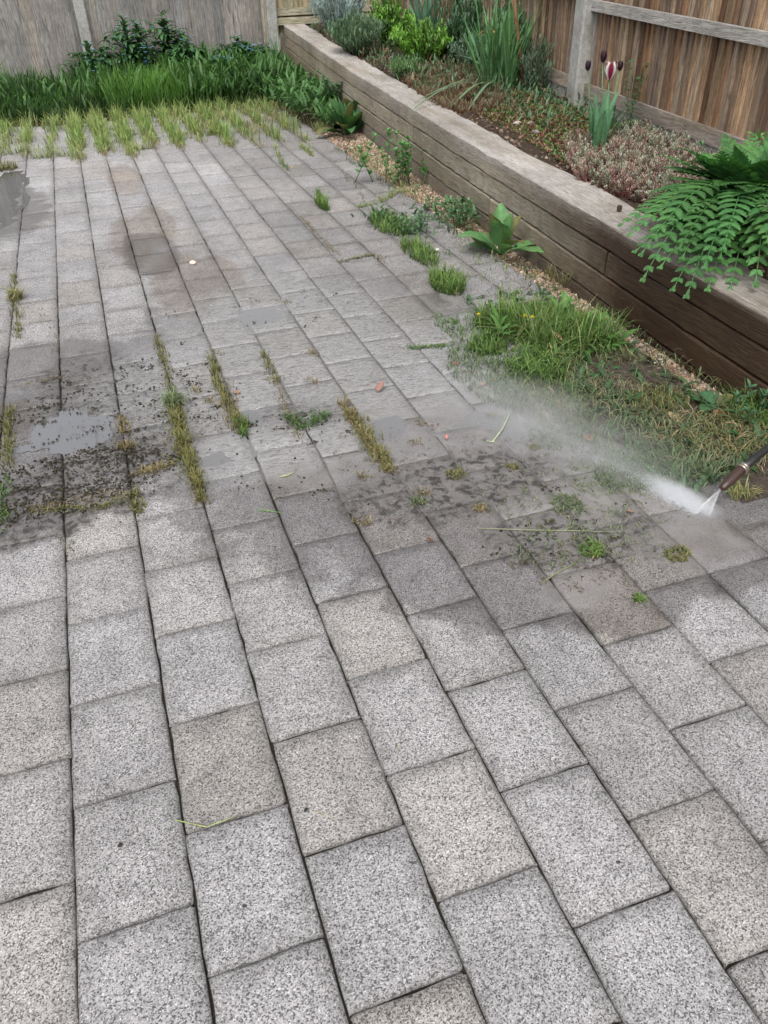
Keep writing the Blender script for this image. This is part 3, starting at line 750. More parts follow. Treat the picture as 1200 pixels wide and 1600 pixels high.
n = 2300; P = np.stack([rng.uniform(.7, 1.95, n), rng.uniform(7.4, Y_FAR+.1, n), np.zeros(n)], 1); P = P[(np.sin(P[:, 0]*19+P[:, 1]*5)+np.sin(P[:, 1]*14-P[:, 0]*6)+rng.normal(0, .4, n)) > .2]; n = len(P)
g.add(P, rng.uniform(.04, .13, n), rng.uniform(.3, 1.4, n), .0045, (.20,.18,.07), (.40,.36,.17), .3)
tag(g.build('fringe_grass'), 'pale yellow-green grass with straw tips growing out of the far paving joints', 'grass', kind='stuff')

# dark border grass in front of the rear fence
g = Grass()
n = 16000; X = rng.uniform(-3.0, 2.15, n); Y = Y_FAR+.02+rng.uniform(0, 1, n)**1.1*1.45
hh = rng.uniform(.16, .42, n)*np.clip(.5+(Y-Y_FAR)*.6, .5, 1.05)*np.where(X > .9, .75, 1)*(1+.2*np.sin(X*5)+.12*np.sin(X*13+1))
P = np.stack([X, Y, np.full(n, .02)], 1)
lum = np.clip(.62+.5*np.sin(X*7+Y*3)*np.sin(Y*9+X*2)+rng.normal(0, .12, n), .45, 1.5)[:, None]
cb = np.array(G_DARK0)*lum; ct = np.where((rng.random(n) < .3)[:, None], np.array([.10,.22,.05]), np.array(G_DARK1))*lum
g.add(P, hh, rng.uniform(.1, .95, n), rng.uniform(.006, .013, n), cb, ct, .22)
n = 2500; P = np.stack([rng.normal(.75, .28, n), rng.uniform(Y_FAR, Y_FAR+.9, n), np.full(n, .02)], 1)
g.add(P, rng.uniform(.2, .42, n), rng.uniform(.1, .7, n), .006, (.05,.11,.02), (.13,.29,.05), .2)
tag(g.build('border_grass'), 'lush dark green long grass filling the border in front of the grey fence', 'grass', kind='stuff')
m = MB()
for i in range(2600):   # broad weed leaves among the grass
    x_, y_ = (random.uniform(-3, 1.9) if i < 900 else random.uniform(.9, 2.15)), Y_FAR+random.random()*1.4
    d = rdir(35, 80)
    leaf(m, (x_, y_, random.uniform(.02, .26)*(1 if i < 900 else 1.25)), d, random.uniform(.10, .24), random.uniform(.018, .04), random.uniform(.3, 1.3), 5, .3, 'lance', vary((.035,.085,.022), .35), vary((.065,.15,.035), .3))
for i in range(900):
    y_ = random.uniform(6.9, 9.3); x_ = random.uniform(1.75, wall_x(y_)-.03) if y_ > 7.6 else random.uniform(1.95, wall_x(y_)-.02)
    leaf(m, (x_, y_, random.uniform(.01, .14 if y_ > 7.6 else .07)+far_rise(y_)), rdir(15, 80), random.uniform(.07, .17), random.uniform(.02, .045), random.uniform(.5, 1.4), 5, .3, 'lance', vary((.04,.10,.028), .35), vary((.075,.17,.045), .3))
tag(m.build('border_weeds', M['leaf']), 'broad dark green weed leaves mixed through the long border grass', 'weeds', kind='stuff')

def rose_leaves(m, c, n, L, W, el, droop, col, prof='lance', fold=.25, wav=0.0, z0=0, seg=6, r=.01):
    for i in range(n):
        a = 2*PI*i/n+random.uniform(-.3, .3)
        d = rdir(el[0], el[1], a)
        leaf(m, (c[0]+math.cos(a)*r, c[1]+math.sin(a)*r, c[2]+z0), d, L*random.uniform(.7, 1.1), W*random.uniform(.8, 1.15), droop*random.uniform(.7, 1.3), seg, fold, prof, vary(col, .2), vary(tuple(q*1.5 for q in col), .2), 0, wav)
def flower(m, p, r, col, n=5):
    for i in range(n):
        a = 2*PI*i/n+p[0]*9
        d = Vector((math.cos(a), math.sin(a), .25)).normalized()
        leaf(m, p, d, r, r*.8, .2, 2, .1, 'oval', vary(col, .12))
def alkanet(u, v, y, h, nst, lb, flowers=True, s=1):
    nst += 3
    b = atY(u, v, y); b.z = .03
    t = empty('alkanet_plant', b, lb, 'plant', 'blue flowered plants by the rear fence')
    mb2 = MB()
    for i in range(190):
        f = random.random(); rr = .28*(1-.55*f)*math.sqrt(random.random()); a = random.uniform(0, 2*PI)
        leaf(mb2, (b.x+math.cos(a)*rr*1.3, b.y+math.sin(a)*rr*.8, b.z+h*.84*f), rdir(-5, 50, a+random.gauss(0, .6)), random.uniform(.09, .17), random.uniform(.04, .065), 1.4, 5, .25, 'lance', vary((.03,.08,.028), .35), vary((.055,.14,.045), .3), 0, .04)
    mb2.build('lower_foliage', M['leaf'], t)
    for q in range(nst):
        ms, ml, mf = MB(), MB(), MB()
        hq = h*random.uniform(.72, 1) if q == 1 else (h*random.uniform(.4, .8) if q else h)
        lean = Vector((random.gauss(0, .22), random.gauss(0, .12), 1)).normalized()
        if q == 0: lean = Vector((0, 0, 1))
        st = b+Vector((random.gauss(0, .11), random.gauss(0, .07), 0))*(q > 0)
        pts = [st+lean*hq*f+Vector((math.sin(f*5+q)*.01, 0, 0)) for f in (0, .25, .5, .75, 1)]
        ms.tube(pts, [.007, .006, .005, .004, .003], (.07,.12,.04), 5)
        nl = int(hq/.010)
        for i in range(nl):
            f = .1+.9*i/nl; a = i*2.4+q; el = 10+45*f; L = (.19*(1-f)+.09)*random.uniform(.85, 1.15)*s
            p = st+lean*hq*f
            leaf(ml, p, rdir(el-35, el+15, a), L, L*.46, 1.5, 5, .3, 'lance', vary((.028,.07,.022), .3), vary((.05,.13,.04), .25), 0, .03)
        if flowers:
            for i in range(int(14*random.uniform(.6, 1.3))):
                f = random.uniform(.6, 1.04)
                flower(mf, st+lean*hq*f+Vector((random.gauss(0, .05), random.gauss(0, .03)-.07, .01)), .023, (.20,.38,.66))
        ms.build('stem', M['stem'], t); ml.build('foliage', M['leaf'], t)
        if mf.v: mf.build('blossom', M['petal'], t)
alkanet(205, 100, 10.05, .70, 3, 'tall leafy blue-flowered plant against the grey fence, just right of the left concrete post')
alkanet(265, 100, 10.05, .74, 3, 'tallest leafy blue-flowered plant against the grey fence, with a bare gap to its left')
alkanet(145, 110, 9.95, .50, 3, 'short blue-flowered plant in front of the left concrete post')
alkanet(300, 125, 9.75, .50, 4, 'bushy plant with the brightest blue flowers at the middle of the border')
alkanet(345, 140, 9.5, .36, 3, 'low sprawling blue-flowered plant at the front of the border')
alkanet(376, 120, 9.95, .50, 3, 'upright blue-flowered plant between the middle of the border and the right concrete post')
alkanet(415, 130, 9.75, .42, 4, 'blue-flowered plant just left of the concrete post where the sleeper wall begins')
alkanet(455, 150, 9.2, .20, 3, 'dark leafy plant without flowers at the foot of the far end of the sleeper wall', False)
# pale strap leaves by the far end of the wall
t = empty('strap_leaf_tuft', atY(436, 130, 9.9), 'thin tuft of upright grey-green strap leaves at the foot of the right concrete post', 'plant'); m = MB()
for i in range(14): leaf(m, (t.location.x+random.gauss(0, .03), t.location.y+random.gauss(0, .03), .05), rdir(68, 88), random.uniform(.35, .55), .018, .5, 6, .3, 'strap', vary((.08,.13,.08), .2), vary((.13,.2,.13), .2))
m.build('foliage', M['leaf'], t)

# ------------------------------------------------------------------ grass in the joints and along the right edge
g = Grass()
def jline(pts, n, h, lean=(.2, 1.3), c=(G_MID0, G_MID1), wd=.0028, jit=.007):
    P3 = [at(*p) for p in pts]
    tot = sum((b-a).length for a, b in zip(P3[:-1], P3[1:]))
    for a, b in zip(P3[:-1], P3[1:]):
        k = max(4, int(n*(b-a).length/tot)); P = pts_line(a, b, k, jit*1.5)
        q = np.abs(np.sin(P[:, 1]*23+P[:, 0]*7))*.6+.5
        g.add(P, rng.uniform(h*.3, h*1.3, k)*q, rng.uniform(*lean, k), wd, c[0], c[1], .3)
OLIVE = ((.09,.085,.03), (.24,.24,.09)); DRYO = ((.14,.10,.05), (.32,.27,.14))
jline([(246,525),(262,590),(272,625)], 260, .035, c=OLIVE); jline([(272,625),(285,690),(318,785)], 900, .045, c=OLIVE)
jline([(272,640),(290,700),(318,790)], 300, .03, c=DRYO)
jline([(330,560),(345,610),(378,678)], 520, .04, c=OLIVE); jline([(378,655),(382,682)], 160, .04)
jline([(410,555),(432,600)], 160, .03, c=OLIVE); jline([(432,600),(470,690)], 160, .022, c=DRYO); jline([(448,650),(470,672),(515,648)], 190, .035, (.7, 1.6), (G_DARK0, G_MID1))
jline([(535,630),(565,675),(610,738)], 900, .034, (.5, 1.6), c=DRYO); jline([(545,645),(612,738)], 350, .035, (.3, 1.3), c=OLIVE)
jline([(22,430),(30,530)], 260, .05, c=OLIVE); jline([(15,640),(12,740)], 300, .04, c=OLIVE); jline([(8,745),(5,830)], 120, .03)
jline([(268,640),(283,700),(300,745)], 300, .05, (.5, 1.7), c=OLIVE, jit=.014); jline([(345,600),(372,670)], 160, .04, (.5, 1.7), c=DRYO, jit=.014); jline([(560,660),(600,730)], 200, .04, (.6, 1.7), c=OLIVE, jit=.014); jline([(40,792),(210,772)], 160, .022, (.8, 1.8), c=DRYO, jit=.012)
jline([(60,480),(92,550)], 40, .02, c=OLIVE); jline([(190,650),(196,680)], 90, .03, c=DRYO)
jline([(188,700),(212,700)], 110, .03, c=DRYO); jline([(150,795),(215,770)], 150, .018, (.6, 1.6), c=OLIVE); jline([(50,798),(150,793)], 190, .016, (.8, 1.7), c=OLIVE)
jline([(210,770),(217,805)], 130, .03, c=OLIVE); jline([(215,740),(262,728)], 260, .02, (.8, 1.7), c=DRYO)
jline([(92,590),(20,605)], 90, .012, (.8, 1.7), c=DRYO)
jline([(440,255),(452,268)], 60, .05); jline([(495,300),(512,330)], 190, .06); jline([(470,340),(530,400)], 240, .02, (.5, 1.5), c=DRYO)
jline([(530,410),(585,398)], 180, .02, (.6, 1.6), c=OLIVE); jline([(585,398),(600,412)], 60, .02, c=DRYO)
jline([(520,250),(600,350)], 90, .03, c=OLIVE); jline([(430,230),(445,262)], 120, .06, c=(G_PALE0, G_PALE1)); jline([(470,230),(490,245)], 130, .08, c=(G_PALE0, G_PALE1))
jline([(635,545),(700,540)], 200, .02, (.5, 1.5)); jline([(705,400),(640,385)], 90, .03)
jline([(590,320),(625,300)], 130, .06, c=(G_PALE0, G_PALE1)); jline([(560,325),(585,320)], 90, .05, c=(G_PALE0, G_PALE1)); jline([(560,235),(650,310)], 260, .06, c=(G_PALE0, G_PALE1), jit=.03)
jline([(700,345),(790,440)], 160, .05, c=(G_PALE0, G_PALE1), jit=.04)
jline([(103,835),(112,870)], 30, .015, c=OLIVE); jline([(615,1150),(625,1170)], 12, .01, c=OLIVE)
for p in [(300,610),(320,625),(355,640),(480,595),(440,470),(330,548),(480,550),(655,770),(650,660),(560,815),(560,745),(725,580),(640,690)]:
    jline([p, (p[0]+14, p[1]+5)], 26, .03, (.5, 1.6), c=DRYO)
tag(g.build('joint_grass'), 'thin lines of olive and straw grass and moss growing in the paving joints', 'grass', kind='stuff')

# the right hand side
strip('verge_mud', M['mud'], lambda y: 1.42+.16*math.sin(y*3.1)**2+.05*math.sin(y*9)+max(0, y-2.3)*.25, lambda y: 1.90, 1.42, 3.05, lambda x, y: .0035, 40, 10, .0012)
g = Grass()
def patch(u, v, r, n, h, lean=(.2, 1.2), c=(G_MID0, G_MID1), wd=.0026, ry=None, z=0.0, gg=None):
    p = at(u, v); P = pts_disc(p, r, n, ry, z); (gg or g).add(P, rng.uniform(h*.35, h, n), rng.uniform(*lean, n), wd, c[0], c[1], .3)
GREYG = ((.07,.09,.045), (.19,.25,.13)); 
patch(800, 560, .22, 800, .065, (.5, 1.6), ry=.45)
patch(760, 590, .12, 700, .05, (.5, 1.5), GREYG, ry=.28); patch(860, 610, .20, 620, .07, (.7, 1.8), GREYG, .0026, ry=.22); patch(900, 620, .25, 350, .07, (.8, 1.8), (STRAW0, STRAW1), .0022, ry=.2)
patch(930, 640, .18, 420, .09, (.7, 1.7), GREYG, ry=.2); patch(1000, 690, .2, 560, .09, (.7, 1.8), GREYG, ry=.2)
patch(1080, 700, .18, 480, .08, (.8, 1.8), GREYG, ry=.2); patch(1150, 680, .2, 600, .09, (.8, 1.9), OLIVE, ry=.14); patch(1110, 690, .2, 350, .10, (1.0, 1.8), (STRAW0, STRAW1), .0022, ry=.2); patch(1180, 650, .1, 500, .10, (.5, 1.5), (G_DARK0, G_MID1), ry=.12)
patch(1030, 630, .1, 420, .06, (.4, 1.4), OLIVE, ry=.1); patch(1000, 740, .16, 700, .06, (1, 1.8), GREYG, ry=.1); patch(880, 680, .12, 300, .05, (.9, 1.8), GREYG, ry=.1)
patch(1090, 745, .10, 260, .09, (.5, 1.5), GREYG, ry=.05); patch(820, 480, .1, 240, .06, c=(G_PALE0, G_PALE1), ry=.25); patch(700, 510, .05, 150, .04, ry=.15)
patch(870, 440, .05, 60, .09, c=OLIVE, ry=.1); patch(960, 560, .1, 100, .05, c=OLIVE, ry=.1)
n = 1300; P = np.stack([rng.uniform(1.5, 2.0, n), rng.uniform(1.5, 2.9, n), np.full(n, .002)], 1)
g.add(P, rng.uniform(.02, .07, n), rng.uniform(.8, 1.8, n), .003, *GREYG, .3)
n = 700; P = np.stack([rng.uniform(1.8, 2.0, n), rng.uniform(1.6, 6.5, n), np.full(n, .002)], 1)
g.add(P, rng.uniform(.02, .05, n), rng.uniform(.5, 1.6, n), .003, *OLIVE, .3)
tag(g.build('verge_grass'), 'rough flattened grass along the right edge of the paving beside the gravel', 'grass', kind='stuff')
m = MB()
for i in range(330):   # small broad weeds within the verge
    y_ = random.uniform(1.5, 3.2); x_ = random.uniform(1.42, 1.9)
    leaf(m, (x_, y_, .005), rdir(10, 60), random.uniform(.03, .08), random.uniform(.012, .026), .9, 4, .2, 'lance', vary((.04,.09,.03), .3))
for (u, v, n, s) in [(600,345,70,.06),(640,365,80,.05),(720,345,60,.07),(690,330,60,.06),(655,350,40,.05),(740,330,60,.06)]:
    c = at(u, v)
    for i in range(n): leaf(m, (c.x+random.gauss(0, .06), c.y+random.gauss(0, .10), random.uniform(.0, .05)), rdir(5, 70), s*random.uniform(.6, 1.2), s*.35, .7, 4, .2, 'lance', vary((.05,.11,.04), .3))
for i in range(420):
    y_ = random.uniform(3.2, 7.0); x_ = random.uniform(1.80, wall_x(y_)-.01)
    if math.sin(y_*6.3)+math.sin(y_*2.1+1) < -.1: continue
    leaf(m, (x_, y_, sink(y_)*(x_ > 1.89)+.004), rdir(10, 75), random.uniform(.02, .055), random.uniform(.007, .016), .8, 4, .2, 'lance', vary(random.choice([(.06,.12,.05), (.09,.14,.07), (.14,.13,.06)]), .3))
tag(m.build('verge_weeds', M['leaf']), 'small broad-leaved weeds scattered through the verge grass and gravel', 'weeds', kind='stuff')

def tuft(name, u, v, r, n, h, lb, lean=(.15, 1.2), c=(G_MID0, G_MID1), wd=.004, ry=None, cat='grass tuft', group='grass tufts rooted in the paving joints', straw=.12):
    b = at(u, v); t = empty(name, b, lb, cat, group); gg = Grass()
    P = pts_disc(b, r, n, ry); gg.add(P, rng.uniform(h*.4, h, n), rng.uniform(*lean, n), wd, c[0], c[1], .3)
    k = int(n*straw)+3; P = pts_disc(b, r*1.1, k, (ry or r)*1.1); gg.add(P, rng.uniform(h*.2, h*.6, k), rng.uniform(.6, 1.7, k), wd*.8, STRAW0, STRAW1, .3)
    gg.build('blade_clump', t); return t
BG = ((.055,.10,.025), (.18,.29,.075))
tuft('grass_tuft', 610, 355, .10, 420, .10, 'wide low grass tuft at the far end of the green row on the right', c=BG, ry=.2)
tuft('grass_tuft', 655, 398, .07, 420, .085, 'short bright green tuft between the wide low tuft and the round one nearer', c=BG, ry=.22)
tuft('grass_tuft', 698, 448, .075, 520, .115, 'round bushy bright green tuft just beyond the big clump with yellow flowers', c=BG, ry=.13)
tuft('grass_tuft', 503, 322, .03, 150, .10, 'small upright bright tuft alone in a joint left of the green row', c=BG, ry=.12)
tuft('grass_tuft', 272, 632, .03, 190, .085, 'grey-green spiky tuft in the middle of the long grassy joint', (.4, 1.5), ((.10,.13,.07), (.26,.33,.20)), .004)
tuft('grass_tuft', 25, 468, .028, 130, .10, 'dry yellowish tuft in the joint at the left edge', (.5, 1.6), ((.15,.14,.07), (.38,.36,.20)), .004)
tuft('grass_tuft', 12, 265, .07, 140, .10, 'faded tuft at the far end of the puddle on the left edge', (.3, 1.3), OLIVE)
tuft('grass_tuft', 505, 205, .10, 140, .12, 'pale loose tuft on the paving in front of the far weeds by the wall', (.3, 1.2), (G_PALE0, G_PALE1))
tuft('grass_tuft', 1155, 775, .035, 70, .075, 'thin pale tuft just behind the lance nozzle', (.5, 1.5), ((.16,.16,.06), (.42,.42,.18)), .0028)
tuft('grass_tuft', 925, 862, .035, 150, .035, 'torn bright green sod lying on the wet paving', (.6, 1.7), BG, .003, .03, group='uprooted tufts on the wet paving')
tuft('grass_tuft', 1058, 868, .035, 120, .03, 'muddy uprooted tuft nearest the pink-brown silt', (.6, 1.8), OLIVE, .003, .03, group='uprooted tufts on the wet paving')
tuft('grass_tuft', 998, 938, .014, 60, .028, 'tiny green uprooted sprig nearest the dry slabs', (.6, 1.7), BG, .003, .01, group='uprooted tufts on the wet paving')
tuft('grass_tuft', 712, 742, .028, 110, .025, 'ragged straw-coloured tuft in the middle of the wet silt', (.7, 1.8), OLIVE, .0026, .03, group='uprooted tufts on the wet paving')
tuft('grass_tuft', 800, 730, .02, 60, .022, 'small dull tuft to the right of the ragged straw-coloured one', (.7, 1.8), OLIVE, .0026, .02, group='uprooted tufts on the wet paving')
tuft('grass_tuft', 655, 785, .025, 70, .025, 'thin torn green tuft on the wet paving left of the dry brown one', (.7, 1.8), GREYG, .0026, .02, group='uprooted tufts on the wet paving')
tuft('grass_tuft', 750, 795, .022, 70, .022, 'dry brown uprooted tuft in the centre of the silt', (.7, 1.8), DRYO, .0026, .02, group='uprooted tufts on the wet paving')
tuft('grass_tuft', 835, 700, .02, 60, .02, 'flattened tuft left of the spray mist', (.8, 1.8), OLIVE, .0026, .02, group='uprooted tufts on the wet paving')
tuft('grass_tuft', 885, 790, .05, 170, .03, 'loose heap of wet grass clippings below the spray', (1.0, 1.8), GREYG, .0028, .05, group='uprooted tufts on the wet paving')
# big clump with dandelions
b = at(850, 545); big = empty('grass_clump', b, 'large shaggy clump of long green grass with yellow flowers beside the gravel', 'grass clump')
gg = Grass()
for (u, v, r, n, h, ln) in [(775,510,.09,520,0.15,(.2,1.7)),(820,520,.12,720,0.20,(.15,1.8)),(870,540,.13,880,0.21,(.2,1.9)),(925,540,.09,520,0.20,(.2,1.8)),(840,580,.12,560,0.14,(.6,1.9)),(760,545,.08,450,.08,(.3,1.4))]:
    p = at(u, v); P = pts_disc(p, r, n); gg.add(P, rng.uniform(h*.4, h, n), rng.uniform(*ln, n), .0036, (.05,.09,.025), (.16,.27,.07), .4)
P = pts_disc(at(860, 550), .22, 120); gg.add(P, rng.uniform(.12, .27, 120), rng.uniform(.1, 1.8, 120), .0028, (.12,.14,.05), (.32,.33,.16), .3)
gg.build('blade_clump', big)
m = MB(); c = at(890, 520)
for (u, v) in ((880, 500), (930, 530), (940, 545), (780, 530)):
    c = at(u, v)
    for i in range(16): leaf(m, (c.x+random.gauss(0, .02), c.y+random.gauss(0, .02), .01), rdir(15, 70), random.uniform(.09, .15), .03, .9, 6, .25, 'lance', vary((.05,.12,.03), .2), vary((.08,.19,.04), .2), 0, .05)
m.build('dandelion_leaves', M['leaf'], big)
for (u, v, z) in ((820, 494, .13), (748, 492, .11), (832, 496, .12)):
    p = at(u, v, z); mf = MB(); ms = MB()
    q = Vector((p.x+.01, p.y-.01, 0)); ms.tube([q, (q+p)/2+Vector((.004,0,0)), p], [.002, .002, .0018], (.12,.17,.06), 5)
    for i in range(34):
        leaf(mf, p, rdir(5, 80), .010, .0035, .3, 2, 0, 'strap', vary((.72,.56,.03), .12))
    s_ = ms.build('flower_stem', M['stem'], big); h_ = mf.build('flower_head', M['petal'], big)
# seed head
# ------------------------------------------------------------------ weeds by the wall
def dockp(u, v, n, L, W, lb, name='dock_plant', group=None, el=(25, 75), col=(.045,.11,.035), droop=.9, z=0):
    b = at(u, v, z); t = empty(name, b, lb, 'weed', group)
    for i in range(n):
        m = MB(); a = 2*PI*i/n+random.uniform(-.35, .35); l = L*random.uniform(.75, 1.1)
        leaf(m, (b.x, b.y, z+.005), rdir(*el, a), l, W*random.uniform(.85, 1.15), droop*random.uniform(.6, 1.3), 9, .28, 'spoon', vary(col, .2), (vary(tuple(q*1.35 for q in col), .2) if i % 4 else (.16,.13,.05)), random.uniform(-.3, .3), .05)
        m.build('leaf', M['leaf'], t)
    return t
dockp(782, 400, 15, .25, .10, 'broad-leaved weed like a small cabbage growing in the gravel against the wall', 'broadleaf_weed', col=(.075,.17,.055), el=(20, 78))
dockp(543, 214, 18, .32, .11, 'dark glossy dock-like weed at the wall foot near the far end of the paving', 'broadleaf_weed', col=(.035,.095,.03), el=(25, 80))
dockp(560, 200, 14, .30, .09, 'dark weed tucked behind the glossy dock-like one beside the wall', 'broadleaf_weed', col=(.03,.08,.028), el=(30, 80), z=.02)
dockp(1115, 640, 5, .10, .05, 'few dark round weed leaves lying in the gravel under the dark end of the wall', 'broadleaf_weed', col=(.03,.08,.03), el=(10, 40))
def stemmy(name, b, n, h, L, W, lb, cat='weed', col=(.06,.15,.04), group=None, spread=.08, el=(15, 65), prof='oval', step=.022, stemc=(.10,.14,.06), f0=.2, droop=.5, lean=.22, parent_only=False):
    t = empty(name, b, lb, cat, group)
    for q in range(n):
        ms, ml = MB(), MB(); hq = h*random.uniform(.6, 1)
        ln = Vector((random.gauss(0, lean), random.gauss(0, lean), 1)).normalized(); s0 = Vector(b)+Vector((random.gauss(0, spread*.4), random.gauss(0, spread*.4), -.01))
        pts = [s0+ln*hq*f for f in (0, .33, .66, 1)]
        ms.tube(pts, [.0035, .003, .0025, .0015], stemc, 5)
        k = max(3, int(hq*(1-f0)/step))
        for i in range(k+2):
            f = min(1, f0+(1-f0)*i/k)
            for sgn in (0, PI):
                leaf(ml, s0+ln*hq*f, rdir(*el, i*1.6+sgn+q), L*random.uniform(.7, 1.15)*(1-.3*f), W*random.uniform(.8, 1.15)*(1-.2*f), droop, 4, .2, prof, vary(col, .22), vary(tuple(x*1.35 for x in col), .2))
        ms.build('stem', M['stem'], t); ml.build('foliage', M['leaf'], t)
    return t
stemmy('shrub_seedling', at(622, 285), 15, .36, .055, .032, 'leafy self-sown shrub standing in the gravel against the middle of the wall', 'shrub', (.07,.17,.05), lean=.28, step=.028, f0=.25, spread=.22)
stemmy('shrub_seedling', at(520, 185, .03), 18, .34, .06, .032, 'dark leafy shoots at the wall foot behind the dock-like weed', 'shrub', (.035,.09,.03))
stemmy('willowherb_weed', at(712, 352), 8, .16, .05, .017, 'clump of soft grey-green stemmed weeds in the gravel beyond the cabbage-like weed', 'weed', (.075,.15,.065), spread=.12)
stemmy('willowherb_weed', at(655, 362), 7, .11, .045, .014, 'grey-green stemmed weeds on the paving edge beside the green row of grass', 'weed', (.085,.15,.075), spread=.14)
stemmy('willowherb_weed', at(1180, 655), 6, .12, .05, .018, 'leafy weeds under the soaked dark corner of the wall', 'weed', (.045,.10,.045), spread=.14)

# ------------------------------------------------------------------ raised bed
def bedp(u, v, dz=0):
    z = .4
    for _ in range(4): p = at(u, v, z); z = wall_top(p.y)-.012+dz
    if p.x > fence_x(p.y)-.12:      # keep it on this side of the fence
        r = p.x/p.y; y_ = 2.93/(r-.05); p = Vector((r*y_, y_, wall_top(y_)-.012+dz))
    return p
# low succulent cover: many small upright shoots
def shoots(name, N, sampler, h, cbase, ctip, lb, wd=.010, rows=7, lean=.35, cv=.25):
    V = []; F = []; C = []; nb = 0
    P = sampler(N); N = len(P); az = rng.uniform(0, 2*PI, N)
    hh = h*rng.uniform(.35, 1.2, N)*(1+.35*np.sin(P[:, 0]*19)*np.sin(P[:, 1]*15)); lx = rng.normal(0, lean, N); ly = rng.normal(0, lean, N)
    k = rows*5; idx = np.arange(k); tt = (idx//5+.3)/rows; ang = idx*2.4
    for s in range(1):
        t = tt[None, :]; A = ang[None, :]+az[:, None]
        cx = P[:, 0, None]+lx[:, None]*hh[:, None]*t; cyv = P[:, 1, None]+ly[:, None]*hh[:, None]*t; cz = P[:, 2, None]+hh[:, None]*t
        r = wd*(.55+.45*np.sin(PI*np.clip(t*.85+.1, 0, 1)))*(1+rng.normal(0, .15, (N, k)))
        ca, sa = np.cos(A), np.sin(A); up = hh[:, None]/rows*1.5
        tipx, tipy, tipz = cx+ca*r, cyv+sa*r, cz+up*.8
        w2 = r*.32
        v0 = np.stack([cx-sa*w2, cyv+ca*w2, cz], -1); v1 = np.stack([cx+sa*w2, cyv-ca*w2, cz], -1); v2 = np.stack([tipx+sa*w2*.5, tipy-ca*w2*.5, tipz], -1); v3 = np.stack([tipx-sa*w2*.5, tipy+ca*w2*.5, tipz], -1)
        Vv = np.stack([v0, v1, v2, v3], 2).reshape(-1, 3)
        kk = (1+rng.uniform(-cv, cv, N))[:, None, None]; red = rng.uniform(0, 1, N)[:, None, None]
        tc = np.clip(t*1.15+rng.normal(0, .25, (N, 1))+0, 0, 1)[..., None]
        pk = (rng.random(N) < .38)[:, None, None]*.6
        Cc = (np.array(cbase)*(1-tc)+(np.array(ctip)*(1-pk)+np.array(cbase)*1.15*pk)*tc)*kk
        Cc = np.repeat(Cc[:, :, None], 4, 2).reshape(-1, 3)
        F = (np.arange(N*k)[:, None]*4+np.array([0, 1, 2, 3])[None])
    return tag(mesh_obj(name, Vv, F, np.clip(Cc, 0, 1), M['leaf'], None, False), lb, 'ground cover', kind='stuff')
def z_bed(Y): return np.interp(Y, [a for a, _ in WT], [b for _, b in WT])-.012
def poly_sampler(pix, edge=.0):
    pts = [bedp(*p) for p in pix]; xs = np.array([p.x for p in pts]); ys = np.array([p.y for p in pts])
    def f(N):
        out = []
        for _ in range(40):
            if len(out) >= N: break
            n = N*3; X = rng.uniform(xs.min(), xs.max(), n); Y = rng.uniform(ys.min(), ys.max(), n)
            ins = np.zeros(n, bool); j = len(xs)-1
            for i in range(len(xs)):
                c = ((ys[i] > Y) != (ys[j] > Y)) & (X < (xs[j]-xs[i])*(Y-ys[i])/(ys[j]-ys[i]+1e-12)+xs[i]); ins ^= c; j = i
            ins &= (X < 3.2+.05*(Y-3)-.03)
            out += list(zip(X[ins], Y[ins]))
        A = np.array(out[:N]).reshape(-1, 2); return np.concatenate([A, z_bed(A[:, 1])[:, None]], 1)
    return f
shoots('sedum_cover', 3300, poly_sampler([(880,240),(900,285),(1010,325),(1120,350),(1250,390),(1300,260),(1180,215),(1080,200),(1010,195),(960,225)]), .078, (.30,.13,.13), (.36,.38,.30),
       'grey-green and dusky pink succulent shoots carpeting the near part of the raised bed', .0125, 7, .35, .35)
shoots('sedum_cover', 900, poly_sampler([(960,215),(1010,215),(1080,230),(1160,250),(1200,232),(1200,205),(1120,180),(1050,165),(985,165)]), .06, (.10,.09,.06), (.17,.24,.13), 'greener succulent shoots at the foot of the fence', .011, 6, .3)
shoots('reddish_cover', 1500, poly_sampler([(615,112),(640,142),(690,172),(750,185),(790,160),(760,120),(690,105)]), .055, (.22,.10,.07), (.26,.24,.15), 'rusty red and green low shoots beside the bleached wall top near the strap leaves', .009, 5, .35)
def rosettes(name, N, smp, r, cols, lb):
    P = smp(N); m = MB()
    for (x_, y_, z_) in P:
        c = random.choice(cols); k = random.randint(4, 7)
        for i in range(k):
            leaf(m, (x_, y_, z_+random.uniform(0, .012)), rdir(10, 65), r*random.uniform(.6, 1.2), r*.4, .5, 2, .2, 'oval', vary(c, .25))
    return tag(m.build(name, M['leaf']), lb, 'ground cover', kind='stuff')
rosettes('creeping_cover', 2500, poly_sampler([(750,180),(800,208),(880,256),(930,235),(1010,190),(940,160),(870,150),(810,140)]), .022, [(.10,.18,.04), (.07,.14,.04), (.20,.09,.06), (.16,.07,.05), (.13,.20,.05), (.22,.13,.08)],
         'mixed lime green and rusty red creeping plants in the middle of the raised bed')
rosettes('creeping_cover', 500, poly_sampler([(790,120),(800,140),(880,170),(960,190),(960,160),(900,140),(840,105)]), .03, [(.07,.13,.06), (.09,.15,.08)], 'dull green creeping plants below the concrete kick board')

